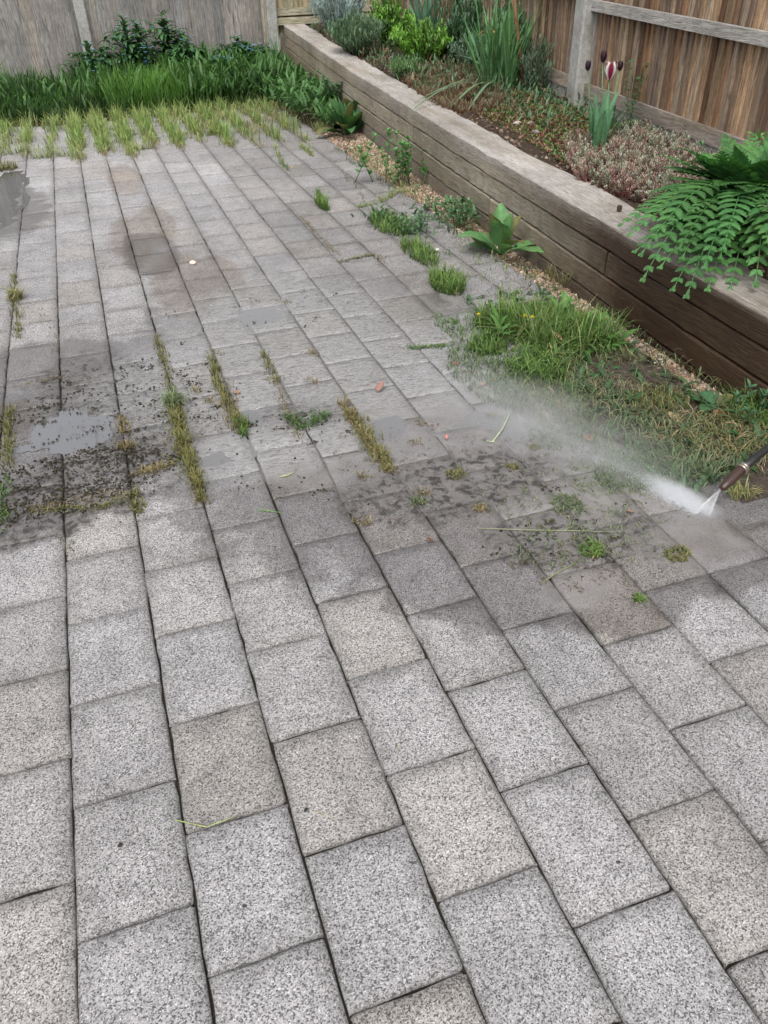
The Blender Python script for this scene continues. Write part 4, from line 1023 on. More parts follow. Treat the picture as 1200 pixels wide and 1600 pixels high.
def bush(name, cu, cv, rx, ry, h, n, L, W, cols, lb, cat='shrub', el=(20, 85), prof='lance', clumps=26, group=None, tip=1.4, droop=.4, nl=None):
    b = bedp(cu, cv); t = empty(name, b, lb, cat, group); ms, ml = MB(), MB()
    per = max(1, n//clumps)
    for q in range(clumps):
        a = random.uniform(0, 2*PI); rr = math.sqrt(random.random()); hq = h*random.uniform(.6, 1.05)*(1-.35*rr*rr)
        e = Vector((b.x+math.cos(a)*rr*rx, b.y+math.sin(a)*rr*ry, b.z+hq)); s0 = Vector((b.x+(e.x-b.x)*.25, b.y+(e.y-b.y)*.25, b.z))
        mid = s0.lerp(e, .5)+Vector((0, 0, hq*.08)); ms.tube([s0, mid, e], [.005, .004, .002], (.09,.08,.05), 4)
        cc = random.choice(cols)
        for i in range(per):
            f = random.random()**.6; p = s0.lerp(e, f)+Vector((random.gauss(0, .018), random.gauss(0, .018), random.gauss(0, .01)))
            c = vary(cc, .25); leaf(ml, p, rdir(*el), L*random.uniform(.6, 1.2), W, droop, 3, .2, prof, tuple(x*.8 for x in c), tuple(x*tip for x in c))
    ms.build('stem', M['stem'], t); ml.build('foliage', M['leaf'], t); return t
bush('silver_bush', 530, 52, .32, .36, .52, 6500, .055, .0055, [(.26,.33,.33), (.20,.27,.27), (.30,.38,.40)], 'silvery blue feathery bush at the far end of the sleeper wall', clumps=70, prof='strap', tip=1.3)
bush('lavender_bush', 556, 84, .25, .36, .33, 6500, .055, .006, [(.09,.15,.08), (.07,.13,.075), (.12,.19,.11)], 'grey-green lavender mound spilling over the wall top in front of the silvery bush', clumps=80, prof='strap')
bush('spirea_bush', 606, 72, .25, .30, .40, 3200, .045, .018, [(.10,.22,.03), (.13,.27,.035), (.07,.16,.025)], 'bright lime green shrub beside the lavender, the farther of the two lime green ones', clumps=46, group='lime green shrubs')
bush('spirea_bush', 660, 98, .30, .34, .36, 4000, .045, .018, [(.11,.24,.03), (.14,.29,.04), (.08,.17,.03)], 'bright lime green shrub beside the strap-leaved clump, the nearer of the two lime green ones', clumps=60, group='lime green shrubs')
bush('small_bush', 636, 122, .16, .2, .17, 1100, .035, .010, [(.07,.14,.05), (.09,.17,.06)], 'little green cushion plant beside the wall top below the lime green shrub', clumps=24)
bush('dark_bush', 722, 62, .22, .4, .62, 3600, .05, .013, [(.045,.10,.05), (.06,.12,.06)], 'tall dark green fine-leaved bush behind the lime green shrub', clumps=44)
bush('grey_bush', 735, 108, .2, .36, .28, 2200, .04, .008, [(.08,.14,.09), (.10,.17,.11)], 'low grey-green bush between the lime green shrub and the strap-leaved clump', clumps=34)
bush('dark_bush', 790, 50, .16, .3, .66, 2200, .05, .012, [(.05,.10,.05), (.065,.13,.06)], 'dark stemmy bush against the brown fence behind the strap-leaved clump', clumps=26)
bush('dark_bush', 700, 95, .22, .3, .30, 2200, .045, .012, [(.06,.13,.05), (.08,.16,.06)], 'mid green fine-leaved bush between the nearer lime green shrub and the strap-leaved clump', clumps=40)
bush('rosemary_bush', 835, 118, .12, .26, .38, 1300, .04, .006, [(.09,.14,.09), (.07,.12,.07)], 'thin grey-green upright bush against the fence left of the concrete fence post', clumps=18, prof='strap')

def strap(name, u, v, n, L, W, lb, col=(.07,.16,.06), extra=(), rad=.06, el=(60, 88), droop=.55, cat='daffodil clump', group=None):
    b = bedp(u, v); t = empty(name, b, lb, cat, group); m = MB()
    for i in range(n):
        a = random.uniform(0, 2*PI); r = rad*math.sqrt(random.random())
        leaf(m, (b.x+math.cos(a)*r, b.y+math.sin(a)*r, b.z-.01), rdir(*el), L*random.uniform(.65, 1.1), W, droop*random.uniform(.3, 1.7), 9, .35, 'strap', vary(col, .22), vary(tuple(x*1.45 for x in col), .2), random.uniform(-.6, .6))
    m.build('foliage', M['leaf'], t)
    for tgt in extra:
        m = MB(); s0 = Vector((b.x, b.y, b.z)); d = Vector(tgt)-s0; s0 = s0+Vector((random.gauss(0, .02), random.gauss(0, .02), 0)); d = Vector(tgt)-s0
        Lh = d.length; pts = []; N = 10; vs = []; fs = []; side = d.cross(Vector((0, 0, 1))).normalized()
        for k in range(N+1):
            f = k/N; p = s0+d*f+Vector((0, 0, 1))*math.sin(PI*f**.8)*Lh*.10
            wd = W*.5*PROF['strap'](f); vs += [p-side*wd+Vector((0,0,.002)), p, p+side*wd+Vector((0,0,.002))]
        for k in range(N): a = k*3; fs += [(a, a+1, a+4, a+3), (a+1, a+2, a+5, a+4)]
        m.add(vs, fs, vary((.14,.22,.12), .15)); m.build('bent_leaf', M['leaf'], t)
    return t
wt_ = lambda u, v, dz=.02: at(u, v, wall_top(4.6)+dz)
strap('daffodil_clump', 778, 138, 95, .60, .019, 'large clump of tall strap leaves, some of them flopped over the wall top',
      extra=[tuple(wt_(628, 185, .0)), tuple(wt_(640, 165)), tuple(wt_(665, 152)), tuple(wt_(700, 160)), tuple(wt_(690, 186, -.02)), tuple(wt_(665, 100, .05)), tuple(wt_(730, 175))], rad=.13)
strap('daffodil_clump', 668, 50, 55, .55, .020, 'farther clump of blue-green strap leaves behind the lime green shrub', col=(.07,.14,.09), rad=.10, extra=[])
strap('sword_leaf', 1192, 240, 4, .34, .022, 'single tall sword-shaped leaf at the right edge of the bed', col=(.09,.18,.08), el=(80, 89), droop=.1, rad=.015, cat='leaf')
# spent daffodil heads and the rusty seed head
for (u, v, lb) in ((752, 50, 'shrivelled brown flower head on the left among the strap leaves'), (770, 48, 'shrivelled brown flower head on the right among the strap leaves')):
    p = atY(u, v, 5.9); t = empty('spent_flower', Vector((p.x, 5.9, wall_top(5.9))), lb, 'dead flower', 'spent flower heads')
    m = MB(); m.tube([(p.x+.01, 5.9, wall_top(5.9)), (p.x+.003, 5.9, p.z-.02), p], [.003, .003, .003], (.10,.16,.06), 5); m.build('stem', M['stem'], t)
    m = MB()
    for i in range(9): leaf(m, p, rdir(-40, 50), .022, .012, 1.5, 3, .4, 'oval', vary((.33,.20,.08), .2))
    m.build('flower_head', M['petal'], t)
p = atY(832, 22, 6.35); t = empty('dried_seed_head', Vector((p.x-.03, 6.35, wall_top(6.3))), 'orange-brown dried seed head on a dark stalk in front of the fence', 'seed head')
m = MB(); m.tube([(p.x-.06, 6.35, wall_top(6.3)), (p.x-.03, 6.35, p.z-.12), p], [.005, .004, .003], (.05,.04,.03), 5); m.build('stem', M['stem'], t)
m = MB()
for i in range(34): leaf(m, p+Vector((random.gauss(0, .012), 0, random.gauss(0, .012))), rdir(-50, 80), .04, .014, .8, 3, .3, 'oval', vary((.32,.16,.06), .25))
m.build('seed_cluster', M['petal'], t)
p0 = bedp(818, 130); p1 = atY(800, -25, p0.y+.05); t = empty('garden_stake', p0, 'rusty brown garden stake leaning in front of the brown fence', 'stake')
m = MB(); m.tube([p0, (p0+p1)/2, p1], [.016, .017, .016], (.22,.10,.055), 8); m.build('pole', M['stem'], t)
m = MB(); m.tube([p1, p1+Vector((0,0,.02))], [.017, .008], (.18,.08,.045), 8); m.build('pole_tip', M['stem'], t)

# ------------------------------------------------------------------ tulips
def tulip_bloom(parent, p, h, r, c0, c1=None, open_=0.0):
    """six overlapping petals; c1 gives flamed streaks"""
    for i in range(6):
        m = MB(); a = 2*PI*i/6; inner = i % 2; n, kx = 9, 6; vs = []; cs = []; fs = []
        for j in range(n+1):
            t = j/n; rad = r*(.28+.80*math.sin(PI*min(1, t*.62+.08)))*(1-.38*t*t)*(1-.08*inner)+open_*r*t*t*1.1*(1-inner)
            zz = h*t*(1-.12*open_*t)
            half = (PI/3.1)*math.sin(PI*min(.98, t*.8+.14))**.7*(1 if t < .9 else .55)
            if j == n: half *= .15
            for k in range(kx+1):
                s = (k/kx-.5)*2; aa = a+s*half
                vs.append((p.x+math.cos(aa)*rad, p.y+math.sin(aa)*rad, p.z+zz-abs(s)*h*.05*t))
                if c1 is None: cs.append(vary(c0, .2))
                else:
                    edge = abs(s)*1.1+.25*t+.22*math.sin(s*9+i*2)+.15*math.sin(t*11+i)
                    cs.append(c1 if edge < .62 else c0)
        for j in range(n):
            for k in range(kx): q = j*(kx+1)+k; fs.append((q, q+1, q+kx+2, q+kx+1))
        m.add(vs, fs, cs); m.build('petal', M['petal'], parent)
def tulip(u, v, bu, bv, h, r, lb, c0, c1=None, nleaf=1, open_=0):
    b = bedp(bu, bv); y = b.y+.01; p = atY(u, v, y)
    t = empty('tulip', b, lb, 'tulip', 'tulips in the raised bed'); m = MB()
    m.tube([b, b.lerp(p, .5)+Vector((.006, 0, 0)), p+Vector((0, 0, .003))], [.0042, .0038, .0032], (.13,.22,.10), 6); m.build('stem', M['stem'], t)
    tulip_bloom(t, p, h, r, c0, c1, open_)
    for i in range(nleaf):
        m = MB(); leaf(m, b+Vector((random.gauss(0, .012), random.gauss(0, .012), 0)), rdir(62, 84), random.uniform(.2, .27), .042, .6, 9, .35, 'lance', vary((.06,.15,.07), .12), vary((.09,.21,.10), .1), random.uniform(-.5, .5), .02)
        m.build('leaf', M['leaf'], t)
    return t
DP = (.030, .010, .022)
tulip(918, 110, 924, 222, .050, .017, 'dark purple tulip bud nearest the concrete fence post, left of the striped tulip', DP, None, 2)
tulip(942, 97, 936, 226, .058, .019, 'dark purple tulip standing highest, just above the striped tulip', DP, None, 3)
tulip(968, 110, 944, 228, .048, .018, 'dark purple tulip close behind the right side of the striped tulip', DP, None, 2)
tulip(952, 124, 940, 236, .095, .032, 'white tulip with deep crimson flames and opening petals among the dark ones', (.78,.74,.72), (.20,.012,.045), 3, .35)
b = bedp(932, 246); t = empty('tulip_leaves', b, 'flowerless clump of broad upright tulip leaves at the foot of the tulips', 'tulip leaves')
for i in range(11):
    m = MB(); leaf(m, b+Vector((random.gauss(0, .022), random.gauss(0, .02), 0)), rdir(68, 88), random.uniform(.22, .36), .046, random.uniform(.1, .6), 9, .35, 'lance', vary((.055,.14,.065), .15), vary((.09,.20,.10), .12), random.uniform(-.6, .6), .02); m.build('leaf', M['leaf'], t)
m = MB(); leaf(m, b+Vector((.01, -.02, .03)), Vector((.55, -.5, .5)), .13, .05, 2.2, 8, .2, 'lance', (.13,.22,.13), (.2,.3,.2)); m.build('bent_leaf', M['leaf'], t)
m = MB()
for i in range(3200):
    y_ = random.uniform(4.6, 9.9); x_ = random.uniform(wall_x(y_)+WALL_W-.03, fence_x(y_)-.03)
    if y_ < 6 and x_ < wall_x(y_)+.5: continue
    leaf(m, (x_, y_, wall_top(y_)+random.uniform(-.01, .06)), rdir(10, 80), random.uniform(.03, .08), random.uniform(.01, .022), .8, 4, .25, 'lance', vary(random.choice([(.06,.12,.05), (.08,.14,.08), (.05,.10,.035), (.14,.10,.06)]), .3))
tag(m.build('bed_weeds', M['leaf']), 'mixed small green weeds filling the gaps between the plants of the raised bed', 'weeds', kind='stuff')
# upright leafy stems against the fence
b = bedp(983, 185)
stemmy('rose_shoot', b, 3, .40, .05, .02, 'upright small-leaved shoot against the brown fence right of the tulips', 'shrub', (.045,.11,.045), step=.02, f0=.3, lean=.12, spread=.08, el=(5, 45))
stemmy('euphorbia_plant', bedp(840, 108), 5, .30, .05, .012, 'grey-green narrow-leaved plant between the stake and the concrete fence post', 'plant', (.09,.15,.09), prof='lance', spread=.16)
stemmy('euphorbia_plant', bedp(700, 120), 6, .24, .045, .010, 'grey-green narrow-leaved plant in front of the nearer lime green shrub', 'plant', (.09,.16,.10), prof='lance', spread=.14)
stemmy('lanceleaf_plant', bedp(1195, 262), 6, .24, .12, .030, 'light green plant with long pointed leaves at the right edge behind the feathery one', 'plant', (.12,.24,.07), prof='lance', step=.05, droop=.8, spread=.14)
stemmy('lanceleaf_plant', bedp(1160, 210), 5, .13, .06, .018, 'small mid-green plant with pointed leaves against the foot of the right fence', 'plant', (.08,.15,.07), prof='lance', step=.03, spread=.2)

# ------------------------------------------------------------------ big feathery plant
fb = bedp(1155, 332)+Vector((0, 0, .04)); fp = empty('feathery_plant', fb, 'large feathery plant with arching deeply cut leaves spilling over the near end of the wall', 'plant')
def frond(s0, tip, arch, width, col, pairs=12, name='frond'):
    m = MB(); s0 = Vector(s0); tip = Vector(tip); N = 14
    ctrl = s0.lerp(tip, .45)+Vector((0, 0, arch))
    Q = [s0*(1-t)**2+ctrl*2*t*(1-t)+tip*t*t for t in [i/60 for i in range(61)]]
    acc = [0]
    for a_, b_ in zip(Q[:-1], Q[1:]): acc.append(acc[-1]+(b_-a_).length)
    Lh = acc[-1]; P = []
    for i in range(N+1):       # even steps along the midrib
        q = Lh*i/N; k = next((j for j in range(60) if acc[j+1] >= q-1e-9), 59)
        P.append(Q[k].lerp(Q[k+1], (q-acc[k])/max(1e-9, acc[k+1]-acc[k])))
    m.tube(P, [.0032*(1-.75*i/N)+.0006 for i in range(N+1)], tuple(min(1, q*1.9) for q in col), 5)
    for k in range(pairs):
        t = .14+.85*k/(pairs-1); i = min(N-1, int(t*N)); p = P[i].lerp(P[i+1], t*N-i); d = (P[i+1]-P[i]).normalized()
        up = Vector((0, 0, 1)); side = d.cross(up).normalized(); nrm = side.cross(d).normalized()
        env = max(.10, math.sin(PI*min(1, (t-.08)*.80+.22))**.9)*(1-.35*t)*1.0
        for sg in (-1, 1):
            ld = (side*sg*.95+d*(.25+.6*t)+nrm*.16).normalized()
            L = width*env*random.uniform(.88, 1.1); W_ = min(.010+.17*L, Lh*.85/pairs*1.0)
            # lobed leaflet
            n = 8; vs = []; fs = []; cs = []; lat = ld.cross(nrm).normalized(); q = p.copy(); dd = ld.copy(); c = vary(col, .18)
            for j in range(n+1):
                tt = j/n; w_ = W_*.62*(.25+.95*math.sin(PI*min(.97, tt**.8*.92+.08)))*(1 if j % 2 else .78)*(1 if tt < .99 else .08)
                vs += [q-lat*w_+nrm*.12*w_, q-nrm*.12*w_, q+lat*w_+nrm*.12*w_]
                cs += [c, tuple(min(1, x*1.6) for x in c), c]
                dd = (dd-Vector((0, 0, 1))*.035+d*.05).normalized(); q = q+dd*L/n
            for j in range(n): a = j*3; fs += [(a, a+1, a+4, a+3), (a+1, a+2, a+5, a+4)]
            m.add(vs, fs, cs)
    leaf(m, P[-1]-(P[-1]-P[-2])*.5, (P[-1]-P[-2]), width*.3, .014, .3, 4, .2, 'lance', col)
    m.build(name, M['leaf'], fp)
FC = (.050,.125,.035)
FR = [((982,368),.40,.09,.075),((1003,440),.30,.16,.075),((1072,466),.27,.16,.085),((1180,447),.33,.14,.095),((1040,262),.52,.05,.07),((1020,300),.50,.06,.07),((1095,245),.56,.04,.07),((1150,232),.60,.04,.07),
      ((1000,400),.36,.13,.07),((1045,350),.46,.07,.07),((1230,470),.33,.14,.09),((1130,390),.44,.12,.08),((1200,380),.46,.1,.08),((1210,250),.58,.05,.075),((1250,300),.55,.07,.08),((1080,330),.5,.08,.07),((1120,290),.56,.06,.07),((1170,300),.57,.05,.07),((1010,338),.44,.08,.07),
      ((1250,400),.45,.1,.08),((1060,390),.42,.12,.075),((1195,330),.52,.06,.07),((1100,420),.38,.14,.075)]
for i, ((u, v), z, arch, wdt) in enumerate(FR):
    s = fb+Vector((random.gauss(0, .03), random.gauss(0, .03), 0)); frond(s, at(u, v, z), arch+(.21 if z < .37 else .12 if z < .45 else .03), wdt*1.7, vary((.042,.115,.032) if i % 3 else (.06,.15,.042), .15), 17)
for (u, v, z) in [(968,352,.37),(990,395,.36),(1030,420,.35),(1050,455,.30),(1105,455,.30),(1140,455,.30),(1215,440,.33),(1015,372,.40),(1065,405,.38),(1125,405,.38),(1170,410,.38)]:
    s = fb+Vector((random.gauss(0, .03), random.gauss(0, .03), 0)); frond(s, at(u, v, z), .17, random.uniform(.12, .15), vary((.05,.13,.036), .2), 15)
for i in range(34):   # inner leaves of the crown
    a = random.uniform(0, 2*PI); rr = random.uniform(.14, .42); s = fb+Vector((random.gauss(0, .03), random.gauss(0, .03), 0))
    tip = Vector((fb.x+math.cos(a)*rr, fb.y+math.sin(a)*rr*.9, fb.z+random.uniform(.12, .27)))
    if tip.x < 2.1: tip.x = 2.1+random.random()*.1
    frond(s, tip, random.uniform(.03, .10), random.uniform(.10, .15), vary((.05,.135,.038), .25), 11)
m = MB(); p0 = at(1150, 348, .5); 
leaf(m, at(1205, 318, .52), (at(1150, 350, .47)-at(1205, 318, .52)).normalized(), .12, .014, .2, 6, .2, 'strap', (.26,.32,.2), (.34,.4,.26)); m.build('pale_stalk', M['leaf'], fp)

# ------------------------------------------------------------------ leaves, stones, clippings on the paving
DEAD = (.30,.13,.07)
for (u, v, s, c, lb) in [(279,582,.030,(.42,.24,.18),'curled pink-brown dead leaf left of the long grassy joint, farthest of the paving leaves'),(376,612,.032,(.45,.26,.18),'crumpled light brown leaf to the right of the second grassy joint'),
                         (590,612,.055,(.36,.20,.16),'long flattened reddish leaf lying on the wet paving'),(677,846,.022,(.22,.08,.03),'small rust-brown crumpled leaf where four slabs meet'),
                         (676,662,.020,(.34,.12,.09),'small reddish leaf left of the pink curled one in the wet'),(697,686,.022,(.55,.25,.2),'small pink curled leaf standing in the wet silt'),(607,812,.012,(.20,.10,.08),'tiny brown ring-shaped scrap on a pale slab'),
                         (930,690,.05,(.40,.20,.12),'brown dead leaf in the flattened grass beyond the spray'),(1060,660,.05,(.48,.34,.20),'pale tan dead leaf in the verge grass below the wall'),(1130,650,.045,(.33,.13,.08),'red-brown dead leaf in the verge nearest the soaked timber'),
                         (1150,685,.045,(.30,.11,.07),'red-brown dead leaf in the weeds just above the lance'),(878,532,.05,(.42,.27,.15),'tan dead leaf caught in the large grass clump'),(718,570,.035,(.28,.13,.08),'dark brown leaf at the left foot of the large grass clump'),
                         (1020,690,.045,(.33,.15,.09),'brown leaf half buried in the grey flattened grass'),(988,798,.03,(.40,.26,.17),'tan leaf scrap among the wet clippings'),(748,604,.03,(.4,.26,.18),'pale brown leaf scrap where the wet grass begins'),(852,506,.03,(.34,.14,.08),'small rust leaf high in the large grass clump')]:
    c = tuple(q*.55 for q in c); p = at(u, v, .006 if lb.find('clump') < 0 or 'foot' in lb else .07); m = MB()
    leaf(m, p, rdir(0, 18), s, s*.6, -.5, 6, .35, 'oval', vary(c, .1), vary(tuple(q*1.2 for q in c), .1), random.uniform(-.3, .3), .08)
    o = m.build('dead_leaf', M['chips']); tag(o, lb, 'dead leaf', 'dead leaves on the paving and verge')
def pebble(u, v, r, c, lb, name='pebble', z=0, cat='pebble', group=None, flat=.6):
    p = at(u, v, z); m = MB(); nr, ns = 6, 10; vs = []; fs = []
    ph = random.uniform(0, 6)
    for i in range(nr+1):
        th = PI*i/nr
        for j in range(ns):
            a = 2*PI*j/ns; q = 1+.16*math.sin(2*a+ph)+.10*math.sin(3*a+ph*2+th*2)
            vs.append((p.x+math.cos(a)*math.sin(th)*r*q*1.25, p.y+math.sin(a)*math.sin(th)*r*q, p.z+r*flat*(.85-math.cos(th))*(1+.1*math.sin(a*2+ph))))
    for i in range(nr):
        for j in range(ns): fs.append((i*ns+j, i*ns+(j+1) % ns, (i+1)*ns+(j+1) % ns, (i+1)*ns+j))
    m.add(vs, fs, c); o = m.build(name, M['stone']); tag(o, lb, cat, group); return o
pebble(302, 413, .017, (.75,.58,.50), 'pale pink pebble sitting on the brown-stained wet slabs', 'pebble')
pebble(188, 1321, .0042, (.03,.027,.025), 'tiny black grit stone on a slab near the lower left corner', 'grit_stone', cat='grit', group='black grit stones')
pebble(478, 1266, .0038, (.03,.027,.025), 'tiny black grit stone beside a straw-coloured grass stalk', 'grit_stone', cat='grit', group='black grit stones')
pebble(382, 1416, .0034, (.05,.045,.04), 'tiny black grit stone lowest in the photo', 'grit_stone', cat='grit', group='black grit stones')
pebble(966, 1348, .0032, (.06,.055,.05), 'tiny dark grit stone on a slab near the lower right corner', 'grit_stone', cat='grit', group='black grit stones')
pebble(716, 789, .006, (.05,.045,.04), 'dark pebble in the wet silt beside the dry brown tuft', 'grit_stone', cat='grit', group='black grit stones')
pebble(457, 262, .008, (.62,.42,.05), 'small yellow petal ball in the joint beside the far pale grass', 'fallen_flower', cat='flower')
pebble(682, 392, .012, (.6,.58,.54), 'white stone in the green row between the bright tufts', 'pebble')
for (u, v, r, c, lb) in [(808,196,.022,(.4,.37,.32),'pale stone at the bleached inner edge of the wall beside the creeping plants'),(828,196,.02,(.33,.28,.24),'brown stone next to the pale one on the soil'),(838,210,.022,(.2,.2,.2),'dark grey stone on the soil nearest the wall top'),(780,165,.018,(.36,.31,.27),'round brown stone under the strap leaves')]:
    q = bedp(u, v); pebble(u, v, r, c, lb, 'stone', q.z, 'stone', 'stones along the inner edge of the wall')
# long stalks lying on the slabs
def stalk(name, pix, r, c, lb, z=.004):
    m = MB(); P = [at(u, v, z+random.uniform(0, .003)) for u, v in pix]; m.tube(P, [r]*(len(P)-1)+[r*.4], c, 5)
    tag(m.build(name, M['stem']), lb, 'grass stalk', 'loose grass stalks on the paving')
stalk('grass_stalk', [(273,1281),(300,1287),(322,1292),(345,1284),(372,1274)], .0011, (.30,.36,.14), 'green and straw grass stalk lying across a joint in the lower left')
stalk('grass_stalk', [(490,1266),(512,1274),(535,1290)], .0008, (.42,.36,.22), 'straw-coloured grass stalk next to a black grit stone')
stalk('grass_stalk', [(745,825),(820,828),(900,829),(985,832)], .0013, (.26,.28,.16), 'long straight stalk lying across the wet silt')
stalk('grass_stalk', [(770,690),(785,670),(792,655),(800,640)], .0028, (.36,.42,.26), 'thick pale green stalk at the far edge of the mist')
stalk('grass_stalk', [(760,689),(775,691)], .002, (.36,.42,.26), 'short pale green stalk at the foot of the thick one')
stalk('grass_stalk', [(437,745),(450,742),(462,736)], .0022, (.38,.44,.2), 'small pale sprig on the wet slabs left of the brown grassy joint')
stalk('grass_stalk', [(402,797),(420,798),(440,801)], .0016, (.14,.28,.07), 'short bright green stalk near the centre of the left slabs')
stalk('grass_stalk', [(900,880),(870,895),(845,912)], .0018, (.2,.24,.1), 'bent green stalk nearest the front of the wet patch')
# clippings, dark crumbs
g = Grass()
def litter(u, v, rx, ry, n, h, c, wd=.0022):
    p = at(u, v); P = pts_disc(p, rx, n, ry, .0025); g.add(P, rng.uniform(h*.3, h, n), rng.uniform(2.4, 3.0, n), wd, c[0], c[1], .35)
CLIP = ((.12,.15,.07), (.26,.31,.16)); CLB = ((.10,.08,.05), (.2,.15,.10))
for a in [(880,770,.26,.22,230,.05,CLIP),(760,740,.3,.25,150,.045,CLB),(950,740,.15,.12,220,.06,CLIP),(870,850,.14,.10,150,.05,CLIP),(960,820,.15,.1,130,.045,CLIP),(1000,860,.10,.06,70,.04,CLIP),(640,700,.25,.2,60,.035,CLB),(480,700,.3,.2,60,.04,CLB),
          (840,640,.2,.12,120,.05,CLIP),(900,900,.12,.06,60,.04,CLB),(240,690,.3,.2,90,.035,CLB),(180,640,.25,.2,90,.03,CLB),(470,780,.4,.15,30,.035,CLIP),(440,850,.5,.15,12,.04,CLIP),(480,655,.08,.06,120,.05,((.03,.06,.02),(.08,.14,.05))),(870,870,.15,.05,50,.05,CLB),(1060,780,.1,.1,30,.04,CLIP),(700,920,.3,.1,8,.02,OLIVE)]: litter(*a)
tag(g.build('grass_clippings'), 'loose wet grass clippings and rootlets strewn over the flooded paving', 'clippings', kind='stuff')
def crumbs(name, zones, lb, cols, s0, s1):
    cen = []
    for (u, v, rx, ry, n) in zones:
        p = at(u, v); k_ = max(4, n//9); cc_ = pts_disc(p, rx, k_, ry); ch_ = rng.integers(0, k_, n)**1
        w_ = rng.exponential(.012, n)*(1+2*(rng.random(n) < .25)); a_ = rng.uniform(0, 6.283, n)
        Q = cc_[ch_].copy(); Q[:, 0] += np.cos(a_)*w_*1.6; Q[:, 1] += np.sin(a_)*w_; cen.append(Q)
    A = np.concatenate(cen); N = len(A)
    o = chips(name, N, lambda Y, n: A[:, 0], lambda n: A[:, 1], lambda X, Y: X*0+.001, s0, s1, cols, lb, 'crumbs', .4); return o
crumbs('soil_crumbs', [(120,745,.30,.16,1500),(60,790,.25,.09,800),(200,600,.3,.22,260),(250,640,.3,.25,420),(60,640,.16,.12,240),(470,660,.12,.06,120),(190,720,.06,.05,60),(290,715,.06,.04,90),(170,700,.12,.06,80),(100,690,.08,.02,25),(380,665,.08,.02,50),(900,760,.3,.2,80),(880,850,.2,.12,110),(600,720,.5,.3,80),
                       (400,500,.5,.5,90)], 'black crumbs of wet soil and moss blasted over the flooded slabs', [(.02,.017,.014), (.035,.028,.02), (.03,.03,.015), (.06,.05,.035)], .0016, .0085)

# ------------------------------------------------------------------ pressure washer lance and its water
Tp = at(1127, 764, .085); Bp = at(1160, 732, .115); Cp = at(1235, 672, .185)
ax = (Bp-Tp).normalized()
lance = empty('pressure_washer_lance', Tp, 'black pressure washer lance with a brown-black nozzle barrel spraying the paving from the right', 'pressure washer lance')
m = MB(); Ln = (Bp-Tp).length
m.tube([Tp, Tp+ax*.003, Tp+ax*Ln*.25, Tp+ax*Ln*.85, Tp+ax*Ln*.97, Bp], [.0065, .0095, .0135, .0155, .0150, .0125], (1,1,1), 20); m.build('nozzle', M['nozzle_brown'], lance)
m = MB(); m.tube([Bp-ax*.006, Bp-ax*.005, Bp+ax*.001, Bp+ax*.002], [.0150, .0166, .0166, .0145], (1,1,1), 20); m.tube([Bp+ax*.004, Bp+ax*.005, Bp+ax*.012, Bp+ax*.013], [.0125, .0142, .0142, .012], (1,1,1), 20); m.build('collar_ring', M['ring_metal'], lance)
ax2 = (Cp-Bp).normalized()
m = MB(); m.tube([Bp, Bp+ax2*.02, Bp+ax2*.05, Bp+ax2*.052, Bp+ax2*.5, Bp+ax2*1.0], [.0118, .0122, .0118, .0105, .0105, .0105], (1,1,1), 16); m.build('lance_tube', M['lance_black'], lance)
# jet
hit0, hit1 = at(1088, 798), at(1110, 806)
nj = 26; vs = []; fs = []; jc = []
for i in range(9):
    t = i/8
    for j in range(13):
        s = j/12; e = hit0.lerp(hit1, s); p = (Tp-ax*.001).lerp(e, t); th = .0012+.004*t
        vs.append((p.x, p.y-th*.5*(j % 2), p.z)); jc.append((.62 if j in (0, 1, 11, 12) else .22)*(1-.25*t))
for i in range(8):
    for j in range(12): a = i*13+j; fs.append((a, a+1, a+14, a+13))
vv = list(vs)+[(x_, y_+.004, z_) for x_, y_, z_ in vs]; N0 = len(vs); fs += [tuple(N0+q for q in reversed(f)) for f in fs]
jo = mesh_obj('water_jet', vv, fs, [(c, c, c) for c in jc+jc], M['jet'], None, True); tag(jo, 'thin fan of water between the nozzle and the paving', 'water jet', kind='stuff')
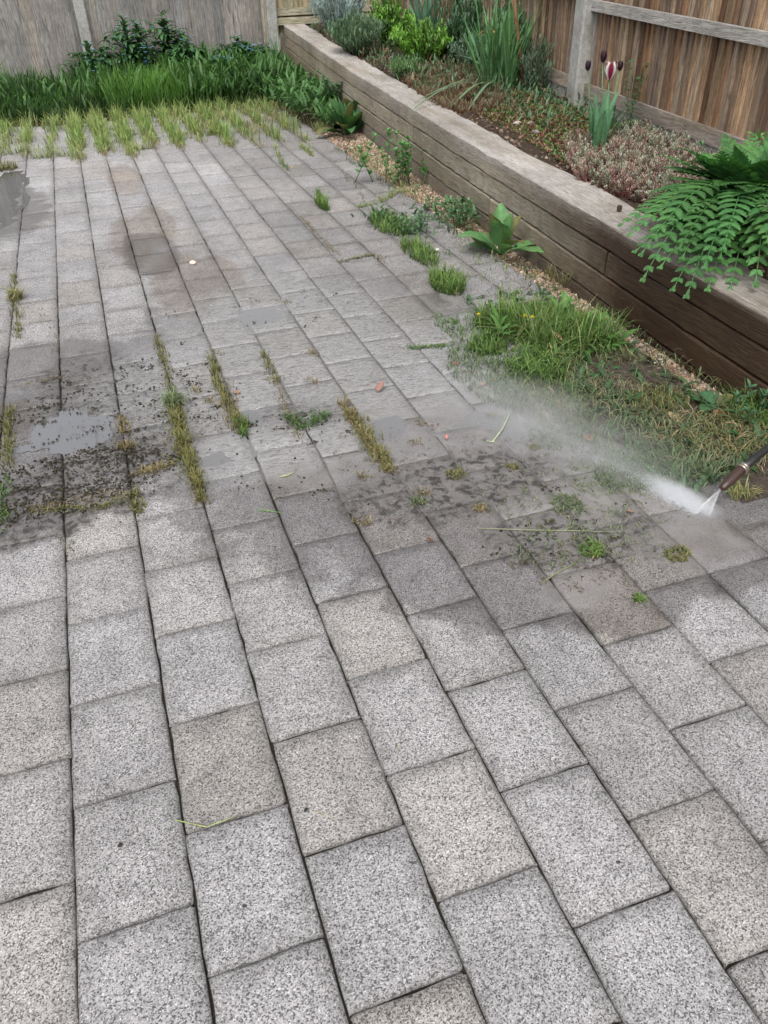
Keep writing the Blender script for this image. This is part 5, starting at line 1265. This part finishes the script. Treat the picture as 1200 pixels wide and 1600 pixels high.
# droplets and foam thrown along the ground
hit = at(1095, 800); far = at(790, 645); dirw = (far-hit).normalized(); latw = Vector((dirw.y, -dirw.x, 0))
N = 6000; t = rng.exponential(.13, N); t = np.clip(t, 0, 1.2); L = (far-hit).length
sp = rng.normal(0, 1, N)*(.014+.06*t); q = np.abs(rng.normal(0, 1, N))*(.004+.02*np.sqrt(t))
A = np.stack([hit.x+dirw.x*L*t+latw.x*sp, hit.y+dirw.y*L*t+latw.y*sp, .002+q], 1)
sz = rng.uniform(.0005, .0016, N)
tet = np.array([[1,0,-.5],[-.5,.87,-.5],[-.5,-.87,-.5],[0,0,1]])
V = (A[:, None]+tet[None]*sz[:, None, None]*np.array([1, 1, .8])).reshape(-1, 3)
# stretch along the flight
F = (np.arange(N)[:, None, None]*4+np.array([[0,1,3],[1,2,3],[2,0,3],[0,2,1]])[None]).reshape(-1, 3)
simple('droplet', (.8,.83,.85), .15)
tag(mesh_obj('water_droplets', V, F, None, M['droplet'], None, False), 'fine white droplets and foam thrown across the paving from where the jet strikes', 'spray', kind='stuff')
def mist(name, c, d, sx, sy2, sz_, mat, lb):
    vs = []; fs = []; nr, ns = 10, 20
    for i in range(nr+1):
        th = PI*i/nr
        for j in range(ns): a = 2*PI*j/ns; vs.append((math.cos(a)*math.sin(th), math.sin(a)*math.sin(th), math.cos(th)))
    for i in range(nr):
        for j in range(ns): fs.append((i*ns+j, (i+1)*ns+j, (i+1)*ns+(j+1) % ns, i*ns+(j+1) % ns))
    o = mesh_obj(name, vs, fs, None, M[mat]); o.location = c; o.scale = (sx, sy2, sz_); o.rotation_euler = (0, 0, math.atan2(d.y, d.x)); tag(o, lb, 'spray', kind='stuff'); return o
mist('spray_mist', hit.lerp(far, .72)+Vector((0, 0, .035)), dirw, .66, .25, .10, 'mist', 'soft grey mist drifting low from the jet towards the middle of the paving')
mist('foam_mist', hit.lerp(far, .10)+Vector((0, 0, .012)), dirw, .17, .055, .04, 'foam_mist', 'dense white foam where the jet strikes the paving')
mist('spray_mist', hit.lerp(far, .35)+Vector((0, 0, .02)), dirw, .30, .085, .055, 'mist', 'thicker streak of mist just beyond the white foam')
